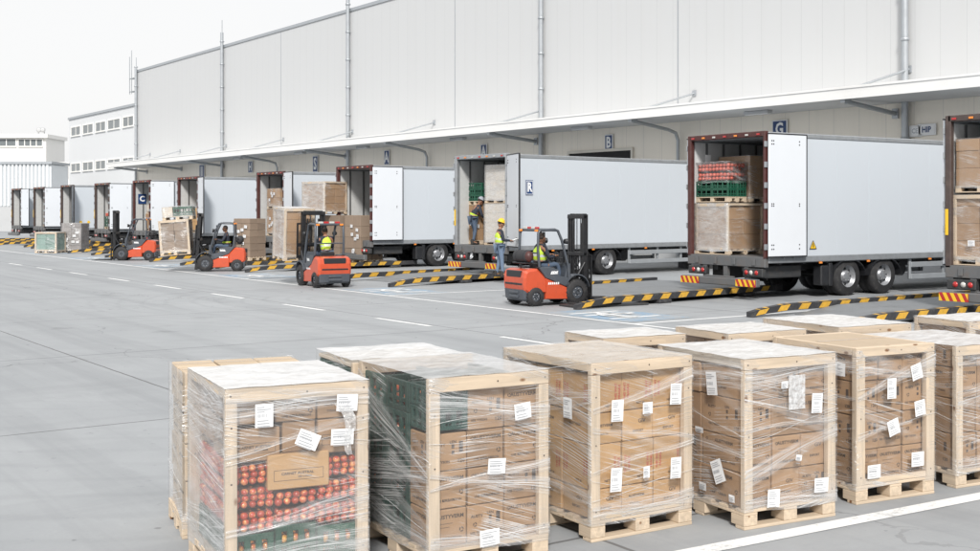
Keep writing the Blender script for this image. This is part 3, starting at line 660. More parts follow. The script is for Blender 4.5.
    def chassis(mb):
        for y in (-.5, .5): mb.box(.1, L-1, y-.08, y+.08, .68, .9, 0)
        for i in range(15): mb.box(.5+i*.85, .58+i*.85, -h+.06, h-.06, .86, .975, 0)
        for x in (3.0, 4.4): mb.tube([(x, -h+.2, .5), (x, h-.2, .5)], .075, 8); mb.box(x-.12, x+.12, -.62, -.42, .4, .68); mb.box(x-.12, x+.12, .42, .62, .4, .68); mb.tube([(x, -.35, .55), (x+.5, -.3, .62)], .1, 8)
        mb.tube([(5.6, -.9, .62), (5.6, .3, .62)], .2, 10); mb.tube([(1.4, -.35, .62), (1.4, .55, .62)], .17, 10)
        for i in range(9): mb.tube([(.35+i*.2, -.9+.2*i, .78), (.7+i*.16, -.7+.15*i, .45+.06*(i % 3)), (1.2+i*.15, -.5+.13*i, .7)], .018, 5)
        mb.rbox(.2, 1.5, -h+.25, -h+.75, .52, .84, .03); mb.rbox(.3, 1.1, .25, .85, .46, .84, .03)
        for y in (-.55, .55): mb.box(10.2, 10.4, y-.09, y+.09, .25, .9); mb.box(10.1, 10.5, y-.16, y+.16, .004, .24)
        for y in (-h+.62, .0, h-.62): mb.box(-.05, .04, y-.07, y+.07, .36, .8, 1); mb.box(-.28, .04, y-.05, y+.05, .36, .48, 1)
    link('chassis', shared(('chassis', k), chassis, [M['steel_dark'], M['steel_grey']]), T)
    for s in (-1, 1):
        for x in (3.0, 4.4):
            def tyre(mb, rim=False):
                q = MB(); wheel(q if rim else mb, mb if rim else q, 0, 0, s*.34, -s*.22, .5, s)
            wt = link('wheel', shared(('tyre', s), tyre, [M['rubber']]), T, (x, s*(h-.39), .5))
            link('rim', shared(('rim', s), lambda mb: tyre(mb, True), [M['rim'], M['black']]), wt)
        def guard(mb):
            for x in (3.0, 4.4):
                n = 10; P = [(x-.62*math.cos(math.pi*i/n), .50+.60*math.sin(math.pi*i/n)*.72) for i in range(n+1)]
                for i in range(n):
                    (xa, za), (xb, zb) = P[i], P[i+1]; mb.prism([(xa, za), (xb, zb), (xb, zb+.03), (xa, za+.03)][::-1], s*h-.5*(s > 0), s*h+.5*(s < 0))
            a, b_ = sorted((s*(h-.01), s*(h-.5))); mb.rbox(2.25, 2.38, a, b_, .28, .86, .02); mb.rbox(1.95, 2.25, a, b_-.2, .30, .80, .03)
        link('mudguard', shared(('mudguard', k, s), guard, [M['black']]), T)
        def sguard(mb):
            y = s*(h-.04)
            for z in (.42, .74): mb.rbox(5.45, 9.4, y-.03, y+.03, z-.07, z+.07, .012)
            for x in (5.5, 6.9, 8.1, 9.3): mb.box(x-.045, x+.045, min(y-s*.04, y-s*.09), max(y-s*.04, y-s*.09), .36, .9)
            mb.rbox(5.38, 5.45, y-.03, y+.03, .36, .82, .012)
        link('side_guard', shared(('side_guard', k, s), sguard, [M['galv']]), T)
        for x in (1.9, 3.7, 6.2): link('side_lamp', shared(('side_lamp',), lambda mb: mb.rbox(-.05, .05, -.02, .02, -.025, .025, .008), [M['lamp_amber']]), T, (x, s*(h+.012), .88))
        cl = link('lamp_cluster', shared(('lamp_cluster',), lambda mb: mb.rbox(-.04, .1, -.33, .33, -.105, .105, .02), [M['steel_dark']]), T, (-.06, s*(h-.37), .665))
        for j, (yy, mm) in enumerate(((-.21, 'lamp_red'), (-.05, 'lamp_white'), (.13, 'lamp_red'))):
            link('lamp', shared(('lamp', mm), lambda mb: mb.lathe([(0, -.025), (.05, -.018), (.06, 0)], (0, 0, 0), 'x', 12), [M[mm]]), cl, (-.04, s*yy, 0))
        def chev(mb):
            mb.box(-.02, 0, -.33, .33, -.085, .085, 0); stripes(mb, (-.024, .33, -.085), (0, -1, 0), (0, 0, 1), .66, .17, .17, .5, -.09, 1)
        if x0 and key >= 10: link('warning_plate', shared(('warning_plate',), chev, [M['lamp_red'], M['hat_yellow']]), T, (-.33, s*(h-.36), .42))
    link('rear_bumper', shared(('rear_bumper', k), lambda mb: (mb.rbox(-.33, -.18, -h+.02, h-.02, .33, .52, .02), mb.rbox(-.3, -.2, -.5, .5, .52, .56, .01)), [M['steel_grey']]), T)
    if sticker == 'triangle':
        q = MB(); q.rbox(.42, .62, h-.13, h-.118, 3.35, 3.65, .003); q.build('inner_tag', M['paper'], T)
        q = MB(); y = -h-.02
        for n_, (r_, mm) in enumerate(((.15, 0), (.115, 1))): q.poly([(1.62+r_*math.cos(a), y-.002*n_, 1.3+r_*math.sin(a)) for a in (R(90), R(210), R(330))], mm)
        q.box(1.605, 1.635, y-.006, y-.004, 1.27, 1.37, 0); q.build('warning_sticker', [M['black'], M['hat_yellow']], T)
    elif sticker == 'R':
        q = MB(); q.rbox(.74, 1.04, -h-.02, -h-.012, 2.68, 3.16, .003, 0); q.box(.755, 1.025, -h-.023, -h-.021, 2.70, 3.14, 1); q.box(.77, 1.01, -h-.026, -h-.024, 2.72, 3.12, 0)
        put_text(q, 'R', (.89, -h-.028, 2.92), (1, 0, 0), (0, 0, 1), .4, 1, .04, .8); q.build('side_sign', [M['sign_blue'], M['sign_white']], T)
    elif sticker == 'C':
        q = MB(); q.box(.2, .66, h-.125, h-.12, 2.55, 3.1, 0); put_text(q, 'C', (.43, h-.13, 2.82), (1, 0, 0), (0, 0, 1), .42, 1, .04); q.build('inner_sign', [M['sign_blue'], M['sign_white']], T)
    elif sticker == 'dots':
        q = MB()
        for xx in (.45, .95)[:key or 1]: q.lathe([(0, 0), (.09, 0)], (xx, -h-.105 if door < 20 else -h-.02, 1.42), 'y', 14)
        q.v = [Vector(v) for v in q.v]; q.build('round_sticker', M['hat_yellow'], T)
    return T, (lambda x, y, z=1.062: (ox+x*c-y*s_, oy+x*s_+y*c, z))
TR = {}
TR['D'] = trailer('white trailer cut off by the right edge, dark brown rear frame, cartons inside', 11.8, 0, 4.14, 'frame_brown', 1, key=10)
TR['C'] = trailer('largest white trailer with red rear frame and red and green produce inside', 19.4, R(-2.5), 4.1, 'frame_red', 1, sticker='triangle', key=10)
TR['B'] = trailer('white trailer with a man standing inside and a blue R sign on its side', 30.0, R(3), 3.98, 'alu', 113, sticker='R', key=10)
TR['A'] = trailer('white trailer with tall carton stacks right behind its open red frame', 38.6, 0, 3.88, 'frame_red', 1, sticker='dots')
TR['A2'] = trailer('white trailer with stacked cartons inside, behind the forklift carrying a crate away from us', 46.1, 0, 3.85, 'frame_red', 100)
TR['A3'] = trailer('white trailer behind the forklift that holds the crate with a green box on top', 55.8, 0, 3.85, 'frame_red', 100)
TR['A4'] = trailer('white trailer with a blue C sign inside, right of the driverless forklift mast', 62.7, 0, 3.82, 'frame_red', 1, sticker='C')
TR['A5'] = trailer('white trailer with red and green goods inside, left of the driverless forklift mast', 69.7, 0, 3.8, 'frame_brown', 1)
TR['A6'] = trailer('white trailer with two yellow dots behind the dark grey wrapped stack', 77, 0, 3.8, 'frame_brown', 110, sticker='dots', key=2)
TR['A7'] = trailer('white trailer behind the pallet wrapped in pale green film, second from the shed', 83.8, 0, 3.78, 'frame_brown', 1)
TR['A8'] = trailer('farthest white trailer, right in front of the corrugated shed', 90, 0, 3.78, 'frame_brown', 80)

# ------------------------------------------------------------------ loading ramps between the trailers
def ramp_thing(label, x0, x1, y0, y1, yaw=0, far=.3):
    w = y1-y0; L = x1-x0
    T = thing('loading_ramp', label, 'ramp', (x0, y0, 0), yaw, 'low loading ramps with striped kerbs')
    def rail(mb, L=L):
        P = [(0, .005), (.45, .055), (1.1, .09), (L, .10)]; Q = [(0, .11), (.35, .17), (1.1, .235), (L, .245)]
        mb.prism([P[0], P[1], P[2], P[3], Q[3], Q[2], Q[1], Q[0]], -.07, .07)
        def zt(x, A):
            for i in range(3):
                if x <= A[i+1][0]: t = (x-A[i][0])/(A[i+1][0]-A[i][0]); return A[i][1]+(A[i+1][1]-A[i][1])*t
            return A[3][1]
        x = .12
        while x < L-.6:
            for s in (-1, 1):
                y = s*.0735
                q = [(x, y, zt(x, P)+.012), (x+.3, y, zt(x+.3, P)+.012), (x+.42, y, zt(x+.42, Q)-.012), (x+.12, y, zt(x+.12, Q)-.012)]
                mb.poly(q if s < 0 else q[::-1], 1)
            mb.poly([(x+.12, -.06, zt(x+.12, Q)+.003), (x+.42, -.06, zt(x+.42, Q)+.003), (x+.42, .06, zt(x+.42, Q)+.003), (x+.12, .06, zt(x+.12, Q)+.003)], 1)
            x += .66
        for x in (2.9, 6.2):
            if x < L: mb.rbox(x-.22, x+.22, -.14, .14, .004, .09, .02); 
    me = MB(); rail(me); me = me.mesh('kerb_rail', [M['stripe_black'], M['yellow']])
    link('kerb_rail', me, T)
    if far > 1: me = MB(); rail(me, L-far); me = me.mesh('kerb_rail', [M['stripe_black'], M['yellow']])
    link('kerb_rail', me, T, (far, w, 0))
    d = MB(); d.prism([(1.6, .01), (3.0, .15), (L, .17), (L, .10), (3.0, .08), (1.6, .004)][::-1], .09, w-.09); d.build('deck', M['ramp_deck'], T)
    return T
ramp_thing('nearest striped loading ramp, between the two rightmost trailers', 18.0, 27, 14.0, 16.6, 0)
ramp_thing('wide striped loading ramp in front of the forklift that faces right', 16.6, 24.3, 20.1, 24.4, R(6), 3.2)
ramp_thing('striped loading ramp beside the worker in the yellow helmet', 17.1, 23.6, 29.0, 32.2, R(9))
ramp_thing('striped loading ramp under the tall carton stacks', 17.0, 24.2, 38.75, 41.9, R(2))
ramp_thing('striped loading ramp right behind the forklift with the profile driver', 17.0, 24.2, 45.0, 49.0, R(2))
ramp_thing('striped loading ramp beneath the raised crate with the green box', 17.0, 24.2, 54.5, 57.6, 0)
ramp_thing('striped loading ramp behind the driverless forklift', 17.2, 24.2, 61.2, 64.4, 0)
ramp_thing('striped loading ramp beside the dark grey wrapped stack', 17.5, 24.2, 69.5, 72.3, 0)
ramp_thing('striped loading ramp behind the pallet in pale green film', 17.2, 24.2, 76.8, 79.6, 0)
ramp_thing('farthest striped loading ramp at the left edge by the shed', 15.5, 24.2, 83.5, 86.3, 0)
q = MB(); q.rbox(0, 2.0, 0, .75, .004, .05, .01); q.rbox(.45, 1.3, .1, .6, .051, .1, .01); q.box(.2, .3, .05, .7, .051, .08)
px = at(577, 308.5); tag(q.build('steel_plate', M['steel_dark'], None, (px[0], px[1], 0), R(-6)), 'black steel plate lying on the ground before the wide ramp', 'plate')

# ------------------------------------------------------------------ people
def skin_geo(nodes_, edges, root, sub=1):                  # nodes_: name -> ((x, y, z), radius)
    names = list(nodes_); ix = {n: i for i, n in enumerate(names)}
    me = bpy.data.meshes.new('s'); me.from_pydata([nodes_[n][0] for n in names], [(ix[a], ix[b]) for a, b in edges], [])
    o = bpy.data.objects.new('s', me); COL.objects.link(o)
    o.modifiers.new('k', 'SKIN'); sv = me.skin_vertices[0].data
    for n in names:
        r = nodes_[n][1]; sv[ix[n]].radius = r if isinstance(r, tuple) else (r, r); sv[ix[n]].use_root = n == root
    mo = o.modifiers.new('u', 'SUBSURF'); mo.levels = sub; mo.render_levels = sub
    bpy.context.view_layer.update()
    m2 = bpy.data.meshes.new_from_object(o.evaluated_get(bpy.context.evaluated_depsgraph_get()))
    g_ = ([v.co.copy() for v in m2.vertices], [tuple(p.vertices) for p in m2.polygons])
    bpy.data.objects.remove(o); bpy.data.meshes.remove(me); bpy.data.meshes.remove(m2); return g_
def lerp(a, b, t): return tuple(a[i]+(b[i]-a[i])*t for i in range(3))
def person(label, loc, rz, J, shirt, trousers, vest=None, helmet=None, scale=1.0, sleeves=True, group=None, boots=True):
    """J: joints in the person's own frame (x forward, y left): pelvis, chest, neck, head (centre), look (degrees of head turn), and l/r elbow, hand, knee, ankle."""
    T = thing('person', label, 'person', loc, rz, group); T.scale = (scale,)*3
    pv, ch, nk, hd = J['pelvis'], J['chest'], J['neck'], J['head']
    up = (Vector(nk)-Vector(pv)).normalized()
    n = {'pelvis': (pv, (.115, .14)), 'belly': (lerp(pv, ch, .5), (.105, .13)), 'chest': (ch, (.115, .15)), 'neck': (nk, .058), 'head0': (lerp(nk, hd, .6), .055)}
    e = [('pelvis', 'belly'), ('belly', 'chest'), ('chest', 'neck'), ('neck', 'head0')]
    fing = MB()
    for sd_, s in (('l', 1), ('r', -1)):
        sh = tuple(Vector(ch)+up*.09+Vector((0, s*.185, 0))); hip = (pv[0], pv[1]+s*.095, pv[2]-.05)
        el, ha, kn, an = J[sd_+'elbow'], J[sd_+'hand'], J[sd_+'knee'], J[sd_+'ankle']
        wr = lerp(el, ha, .82)
        for nm, p, r in (('sh', sh, .066), ('el', el, .045), ('wr', wr, .03), ('pa', ha, (.022, .04)), ('hip', hip, .088), ('kn', kn, .058), ('an', an, .04), ('toe', (an[0]+.15, an[1]+s*.02, an[2]-.045), .034)):
            n[nm+sd_] = (p, r)
        e += [('chest', 'sh'+sd_), ('sh'+sd_, 'el'+sd_), ('el'+sd_, 'wr'+sd_), ('wr'+sd_, 'pa'+sd_), ('pelvis', 'hip'+sd_), ('hip'+sd_, 'kn'+sd_), ('kn'+sd_, 'an'+sd_), ('an'+sd_, 'toe'+sd_)]
        f = (Vector(ha)-Vector(wr)).normalized(); side = f.cross(Vector((0, 0, 1)));  side = side.normalized() if side.length > .1 else Vector((0, 1, 0)); dn = f.cross(side)
        if dn.z > 0: dn = -dn
        for k, ln in enumerate((.075, .085, .08, .062)):
            b0 = Vector(ha)+side*(k-1.5)*.02; fing.tube([b0-f*.01, b0+f*ln*.45+dn*.006, b0+f*ln*.75+dn*.03, b0+f*ln*.8+dn*.055], [.0095, .009, .0082, .0065], 6)
        b0 = Vector(ha)-f*.03+side*.03*s*-1; fing.tube([b0, b0+f*.035-side*s*.02, b0+f*.065-side*s*.012+dn*.02], [.011, .0095, .007], 6)
    v, fc = skin_geo(n, e, 'pelvis'); b = MB(); b.add(v, fc, 0, True); b.v += fing.v and []; o_ = len(b.v); b.v += fing.v
    b.f += [(tuple(i+o_ for i in f_[0]), 0, f_[2], None) for f_ in fing.f]
    a = R(J.get('look', 0)); Rm = Matrix.Translation(Vector(hd)) @ Matrix.Rotation(a, 4, 'Z') @ Matrix.Rotation(R(J.get('nod', 0)), 4, 'Y')
    b.M = Rm
    b.ball((0, 0, 0), (.098, .076, .118), 14, 10); b.ball((.055, 0, -.065), (.045, .05, .05), 10, 7)
    b.tube([(.092, 0, .02), (.112, 0, -.018), (.096, 0, -.03)], [.008, .017, .01], 6)
    for s in (-1, 1): b.ball((0, s*.078, -.01), (.022, .012, .033), 8, 6); b.ball((.083, s*.032, .012), (.014, .016, .01), 8, 5, 1)
    b.ball((.092, 0, -.062), (.01, .026, .007), 8, 5, 2)
    b.build('body', [M['skin'], M['hair'], M['lamp_red']], T)
    h = MB(); h.M = Rm; h.ball((-.014, 0, .03), (.098, .083, .103), 12, 8); h.build('hair', M['hair'], T)
    def wear(nm, keep, grow, mat, trims=()):
        nn = {k: (n[k][0], tuple(x*grow for x in n[k][1]) if isinstance(n[k][1], tuple) else n[k][1]*grow) for k in keep}
        for k, (p, r) in trims: nn[k] = (p, r)
        ee = [q for q in e if q[0] in nn and q[1] in nn]; v_, f_ = skin_geo(nn, ee, 'pelvis' if 'pelvis' in nn else keep[0])
        mb = MB(); mb.add(v_, f_, 0, True); return mb
    tr = wear('trousers', ['pelvis', 'hipl', 'hipr', 'knl', 'knr', 'anl', 'anr'], 1.22, trousers); tr.build('trousers', trousers, T)
    arms = ['shl', 'shr', 'ell', 'elr'] + (['wrl', 'wrr'] if sleeves else [])
    jk = wear('jacket', ['pelvis', 'belly', 'chest', 'neck']+arms, 1.16, shirt); jk.build('jacket', shirt, T)
    if vest:
        nn = {'pelvis': (lerp(pv, ch, .08), (.145, .19)), 'belly': (lerp(pv, ch, .5), (.145, .20)), 'chest': (ch, (.15, .215)), 'top': (lerp(ch, nk, .55), (.09, .13)),
              'shl': (tuple(Vector(ch)+up*.085+Vector((0, .13, 0))), .085), 'shr': (tuple(Vector(ch)+up*.085+Vector((0, -.13, 0))), .085)}
        v_, f_ = skin_geo(nn, [('pelvis', 'belly'), ('belly', 'chest'), ('chest', 'top'), ('chest', 'shl'), ('chest', 'shr')], 'pelvis', 2)
        mb = MB(); P = Vector(pv)
        if vest == 'belt': f_ = [q for q in f_ if -.02 < sum(((v_[i]-P).dot(up) for i in q))/len(q) < .13]
        for q in f_:
            hh = sum(((v_[i]-P).dot(up) for i in q))/len(q); yy = sum(v_[i].y for i in q)/len(q)
            ref = (.05 < hh < .095 or .19 < hh < .235) if vest != 'belt' else .03 < hh < .075
            mb.f.append((q, 1 if ref else 0, True, None))
        mb.v = v_; mb.build('hi_vis_vest', [M['hivis'], M['reflector']], T)
    if boots:
        for s in 'lr':
            an = n['an'+s][0]; q = MB(); q.tube([(an[0]-.03, an[1], an[2]+.10), (an[0]-.03, an[1], an[2]-.02), (an[0]-.03, an[1], an[2]-.075)], [.055, .058, .055], 10); q.tube([(an[0]-.07, an[1], an[2]-.045), (an[0]+.06, an[1], an[2]-.04), (an[0]+.17, an[1], an[2]-.055), (an[0]+.21, an[1], an[2]-.06)], [.045, .05, .042, .02], 10)
            q.build('boot', M['boot'], T)
    if helmet:
        q = MB(); q.M = Rm @ Matrix.Translation((-.008, 0, .06)) @ Matrix.Rotation(R(6), 4, 'Y')
        q.lathe([(.0, .112), (.05, .106), (.088, .078), (.112, .03), (.118, 0), (.128, -.006), (.128, -.014), (.112, -.01)][::-1], (0, 0, 0), 'z', 20)
        q.poly([(.08, .085, -.004), (.115, .06, -.008), (.165, .035, -.016), (.175, 0, -.018), (.165, -.035, -.016), (.115, -.06, -.008), (.08, -.085, -.004)][::-1])
        q.poly([(.08, .085, -.014), (.115, .06, -.018), (.165, .035, -.026), (.175, 0, -.028), (.165, -.035, -.026), (.115, -.06, -.018), (.08, -.085, -.014)])
        q.tube([(-.1, 0, .05), (-.05, 0, .105), (0, 0, .117), (.06, 0, .1), (.105, 0, .045)], .012, 6)
        q.build('hard_hat', M[helmet], T)
    return T
def seated(sz, lean=.0):
    return dict(pelvis=(-.02, 0, sz+.12), chest=(-.04+lean, 0, sz+.46), neck=(-.03+lean*1.3, 0, sz+.62), head=(.0+lean*1.5, 0, sz+.76),
                lelbow=(.12, .27, sz+.28), lhand=(.40, .12, sz+.36), relbow=(.1, -.27, sz+.28), rhand=(.38, -.14, sz+.34),
                lknee=(.42, .13, sz+.12), rknee=(.42, -.13, sz+.12), lankle=(.52, .13, sz-.28), rankle=(.52, -.13, sz-.28))

# ------------------------------------------------------------------ forklifts
KX = .88
def forklift(label, loc, rz, sc, lift, tilt=0.0, gas=True):
    T = thing('forklift', label, 'forklift', (loc[0], loc[1], 0), rz, 'orange forklifts in the yard'); T.scale = (sc*KX, sc, sc)
    def cw(mb):                                             # the rounded counterweight, built as stacked slices
        prof = [(-.98, .30, .40), (-1.06, .34, .46), (-1.10, .5, .50), (-1.10, .72, .50), (-1.06, .88, .49), (-.98, .97, .46)]
        base = [(-.30, .30), (-.90, .30), (-.99, .36), (-1.02, .5), (-1.02, .68), (-.99, .80), (-.94, .85), (-.84, .875), (-.66, .89), (-.58, .885), (-.36, .70), (-.30, .62)]
        mb.prism(base[::-1], -.50, .50, 0, .06)
        mb.rbox(-1.03, -.96, -.33, .33, .68, .84, .02, 1); mb.rbox(-1.03, -.97, -.40, .40, .5, .55, .015, 1)
        for y in (-.1, .1): mb.rbox(-1.04, -1.0, y-.05, y+.05, .51, .55, .01, 1)
    link('counterweight', shared(('counterweight',), cw, [M['orange'], M['black']]), T)
    link('rear_skirt', shared(('rear_skirt',), lambda mb: (mb.prism([(-.98, .17), (-.90, .12), (-.86, .12), (-.80, .34), (-.76, .395), (-1.01, .395)], -.46, .46, 0, .03), mb.rbox(-1.03, -.96, -.2, .2, .2, .26, .01), mb.rbox(-1.03, -.96, -.2, .2, .3, .36, .01)), [M['charcoal']]), T)
    def ch(mb):
        P = [(-.34, .16), (.36, .14), (.36, .42), (.05, .52), (-.34, .66)]
        for s in (-1, 1): a, b_ = sorted((s*.28, s*.49)); mb.prism(P, a, b_, 0, .03)
        mb.box(-.4, .62, -.28, .28, .2, .5, 1); mb.rbox(.36, .62, -.34, .34, .22, .62, .02, 1)
    link('chassis', shared(('chassis', 'f'), ch, [M['orange'], M['steel_dark']]), T)
    def cowl(mb):
        P = [(-.56, .915), (-.34, .665), (.05, .525), (.40, .415), (.45, .50), (.38, .66), (.12, .70), (.06, .86), (-.2, .92)]
        for s in (-1, 1): a, b_ = sorted((s*.30, s*.485)); mb.prism(P, a, b_, 0, .025)
        mb.rbox(-.5, .05, -.31, .31, .6, .80, .03); mb.prism([(.30, .5), (.52, .5), (.52, .98), (.44, 1.0), (.36, .72)], -.40, .40, 0, .02)
        mb.box(-.1, .36, -.30, .30, .48, .53)
        for s in (-1, 1):
            n = 8
            Pf = [(.66+.40*math.cos(math.pi*(.08+.8*i/n)), .32+.39*math.sin(math.pi*(.08+.8*i/n))) for i in range(n+1)]
            for i in range(n):
                (xa, za), (xb, zb) = Pf[i], Pf[i+1]; a, b_ = sorted((s*.30, s*.53)); mb.prism([(xa, za), (xa, za+.03), (xb, zb+.03), (xb, zb)][::-1], a, b_)
    link('cowl', shared(('cowl',), cowl, [M['charcoal']]), T)
    def decal(mb):
        for s in (-1, 1):
            y = s*.487; sg = -s
            for k in range(4): x0 = -.18+k*.055; mb.poly([(x0, y, .76), (x0+.04, y, .76), (x0+.075, y, .82+.01*(k % 2)), (x0+.02, y, .81)][::(1 if s < 0 else -1)], 0)
            mb.poly([(-.2, y, .745), (.03, y, .75), (.06, y, .765), (-.17, y, .762)][::(1 if s < 0 else -1)], 0)
            y = s*.4925
            for k in range(6): x0 = -.27+k*.06; mb.poly([(x0, y, .505), (x0+.045, y, .503), (x0+.05, y, .555), (x0+.012, y, .558)][::(1 if s < 0 else -1)], 0)
    link('decal', shared(('decal',), decal, [M['decal']]), T)
    for (x, r, w) in ((.66, .305, .22), (-.66, .23, .17)):
        for s in (-1, 1):
            def ty(mb): mb.lathe([(r*.5, 0), (r*.56, .012), (r*.9, .008), (r, .04), (r, w-.04), (r*.9, w-.01), (r*.4, w)] if s > 0 and 0 else [(r*.5, -w/2), (r*.85, -w/2+.004), (r, -w/2+.045), (r, w/2-.045), (r*.85, w/2-.004), (r*.5, w/2)], (0, 0, 0), 'y', 26); [mb.box(r*.985*math.cos(a)-.012, r*.985*math.cos(a)+.012, -w/2+.03, w/2-.03, r*.985*math.sin(a)-.012, r*.985*math.sin(a)+.012) for a in [i*math.pi/11 for i in range(22)]]
            wt = link('wheel', shared(('wheel', r), ty, [M['rubber']]), T, (x, s*(.53-w/2), r)); wt.scale = (1/KX, 1, 1)
            link('rim', shared(('rim', r), lambda mb: (mb.lathe([(r*.5, -w/2+.03), (0, -w/2+.03)], (0, 0, 0), 'y', 20), mb.lathe([(0, w/2-.03), (r*.5, w/2-.03)], (0, 0, 0), 'y', 20), [mb.ball((r*.3*math.cos(k*1.047), sy_, r*.3*math.sin(k*1.047)), .018, 6, 4, 1) for k in range(6) for sy_ in (-w/2+.03, w/2-.03)], mb.lathe([(r*.16, -w/2+.0), (r*.16, w/2-.0)], (0, 0, 0), 'y', 12)), [M['charcoal'], M['rim']]), wt)
    def guard(mb):
        for s in (-1, 1):
            mb.tube([(-.50, s*.43, .93), (-.545, s*.43, 1.3), (-.53, s*.42, 1.72), (-.47, s*.41, 1.79), (.0, s*.41, 1.80), (.10, s*.41, 1.77), (.22, s*.41, 1.55), (.42, s*.42, .95), (.45, s*.43, .6)], .036, 8)
        for x in (-.47, .02): mb.tube([(x, -.41, 1.79), (x, .41, 1.79)], .034, 8)
        for i in range(6): y = -.31+i*.124; mb.box(-.46, .02, y-.012, y+.012, 1.775, 1.80)
        mb.tube([(-.53, -.42, 1.25), (-.53, .42, 1.25)], .02, 6)
    link('overhead_guard', shared(('overhead_guard',), guard, [M['charcoal']]), T)
    for s in (-1, 1):
        link('rear_light', shared(('rear_light',), lambda mb: mb.rbox(-.03, .03, -.05, .05, -.028, .028, .01), [M['lamp_amber']]), T, (-.55, s*.36, 1.78))
        link('headlight', shared(('headlight',), lambda mb: (mb.lathe([(0, -.06), (.06, -.05), (.068, .03)], (0, 0, 0), 'x', 12, 0), mb.lathe([(.068, .03), (.06, .036), (0, .04)], (0, 0, 0), 'x', 12, 1), mb.tube([(-.03, 0, 0), (-.08, 0, .04)], .015, 6)), [M['black'], M['lamp_white']]), T, (.33, s*.46, 1.52))
    link('light_bar', shared(('light_bar',), lambda mb: [mb.rbox(-.03, .03, -.34+.17*i, -.19+.17*i, -.03, .03, .012, i % 2) for i in range(4)], [M['lamp_red'], M['lamp_white']]), T, (-.46, 0, 1.84))
    link('mirror', shared(('mirror',), lambda mb: (mb.rbox(-.015, .015, -.05, .05, -.07, .07, .012), mb.tube([(0, 0, 0), (-.1, 0, .08)], .012, 6)), [M['black']]), T, (.2, .36, 1.66))
    def seat(mb):
        mb.rbox(-.30, .14, -.23, .23, .80, .90, .04); mb.prism([(-.36, .84), (-.26, .86), (-.31, 1.0), (-.36, 1.01), (-.40, .98)], -.21, .21, 0, .03)
    link('seat', shared(('seat',), seat, [M['seat']]), T)
    def wheel_(mb):
        mb.tube([(.38, 0, .82), (.30, 0, 1.14)], .028, 8)
        P = [(.30-.045*math.cos(a), .15*math.sin(a), 1.15-.14*math.cos(a)*.75) for a in [i*2*math.pi/18 for i in range(19)]]
        mb.tube(P, .014, 6); mb.tube([P[0], P[9]], .01, 5); mb.tube([P[4], P[13]], .01, 5)
        for y in (-.2, -.26, -.32): mb.tube([(.36, y, .95), (.31, y, 1.1)], .008, 5); mb.ball((.31, y, 1.11), .02, 6, 5)
    link('steering_wheel', shared(('steering_wheel',), wheel_, [M['black']]), T)
    def tank(mb):
        mb.lathe([(0, -.34), (.09, -.335), (.14, -.29), (.15, -.25), (.15, .2), (.14, .25), (.09, .29), (0, .295)][::-1], (-.74, 0, 1.17), 'y', 16, 0)
        for y in (-.2, .14): mb.lathe([(.155, -.03), (.155, .03)][::-1], (-.74, y, 1.17), 'y', 16, 1)
        mb.rbox(-.86, -.62, -.3, .3, .995, 1.03, .01, 1); mb.tube([(-.74, .3, 1.2), (-.66, .36, 1.25), (-.6, .34, 1.02)], .015, 6, 1)
        mb.ball((-.74, -.3, 1.17), (.13, .1, .13), 10, 8, 2)
    if gas: link('gas_tank', shared(('gas_tank',), tank, [M['seat'], M['black'], M['frame_red']]), T)
    MT = bpy.data.objects.new('mast', shared(('mast',), lambda mb: [mb.box(x0, x1, s*y-.03, s*y+.03, .06, zt) for s in (-1, 1) for (x0, x1, y, zt) in ((-.07, .06, .33, 2.16), (-.05, .07, .255, 2.18))] +
        [mb.rbox(-.09, .02, -.36, .36, z-.045, z+.045, .01) for z in (.35, 1.2, 2.1)] + [mb.rbox(-.03, .09, -.28, .28, 2.10, 2.18, .01)] +
        [mb.tube([(-.02, s*.17, .15), (-.02, s*.17, 1.95)], .028, 8) for s in (-1, 1)] + [mb.tube([(.03, s*.08, .3), (.03, s*.08, 2.1)], .012, 6) for s in (-1, 1)] + [mb.tube([(-.05, s*.36, 1.0), (-.35, s*.36, .6)], .03, 8) for s in (-1, 1)] +
        [mb.tube([(-.0, .12, 2.12), (-.08, .1, 2.0), (-.09, .1, 1.3), (.02, .1, .9)], .02, 6)], [M['mast']]))
    COL.objects.link(MT); MT.parent = T; MT.location = (1.06, 0, 0); MT.rotation_euler = (0, -R(tilt), 0)
    def carr(mb):
        for z in (.08, .42): mb.rbox(.08, .13, -.46, .46, z-.05, z+.05, .01)
        for y in (-.44, .44): mb.box(.085, .115, y-.025, y+.025, .03, 1.05)
        mb.box(.085, .115, -.46, .46, 1.02, 1.07)
        for i in range(7): y = -.33+i*.11; mb.box(.09, .11, y-.012, y+.012, .44, 1.02)
        for s in (-1, 1): mb.box(.02, .09, s*.2-.04, s*.2+.04, .0, .6)
    link('carriage', shared(('carriage',), carr, [M['mast']]), MT, (0, 0, lift))
    for s in (-1, 1):
        link('fork', shared(('fork',), lambda mb: (mb.prism([(.135, -.04), (1.10, -.02), (1.10, -.01), (.30, .008), (.18, .03), (.175, .5), (.135, .5)], -.06, .06, 0, .006)), [M['mast']]), MT, (0, s*.26, lift))
    if not hasattr(forklift, 'done'): forklift.done = 1
    a = rz; c, s_ = math.cos(a), math.sin(a)
    return lambda x, y, z=0: (loc[0]+sc*(x*KX*c-y*s_), loc[1]+sc*(x*KX*s_+y*c), sc*z)

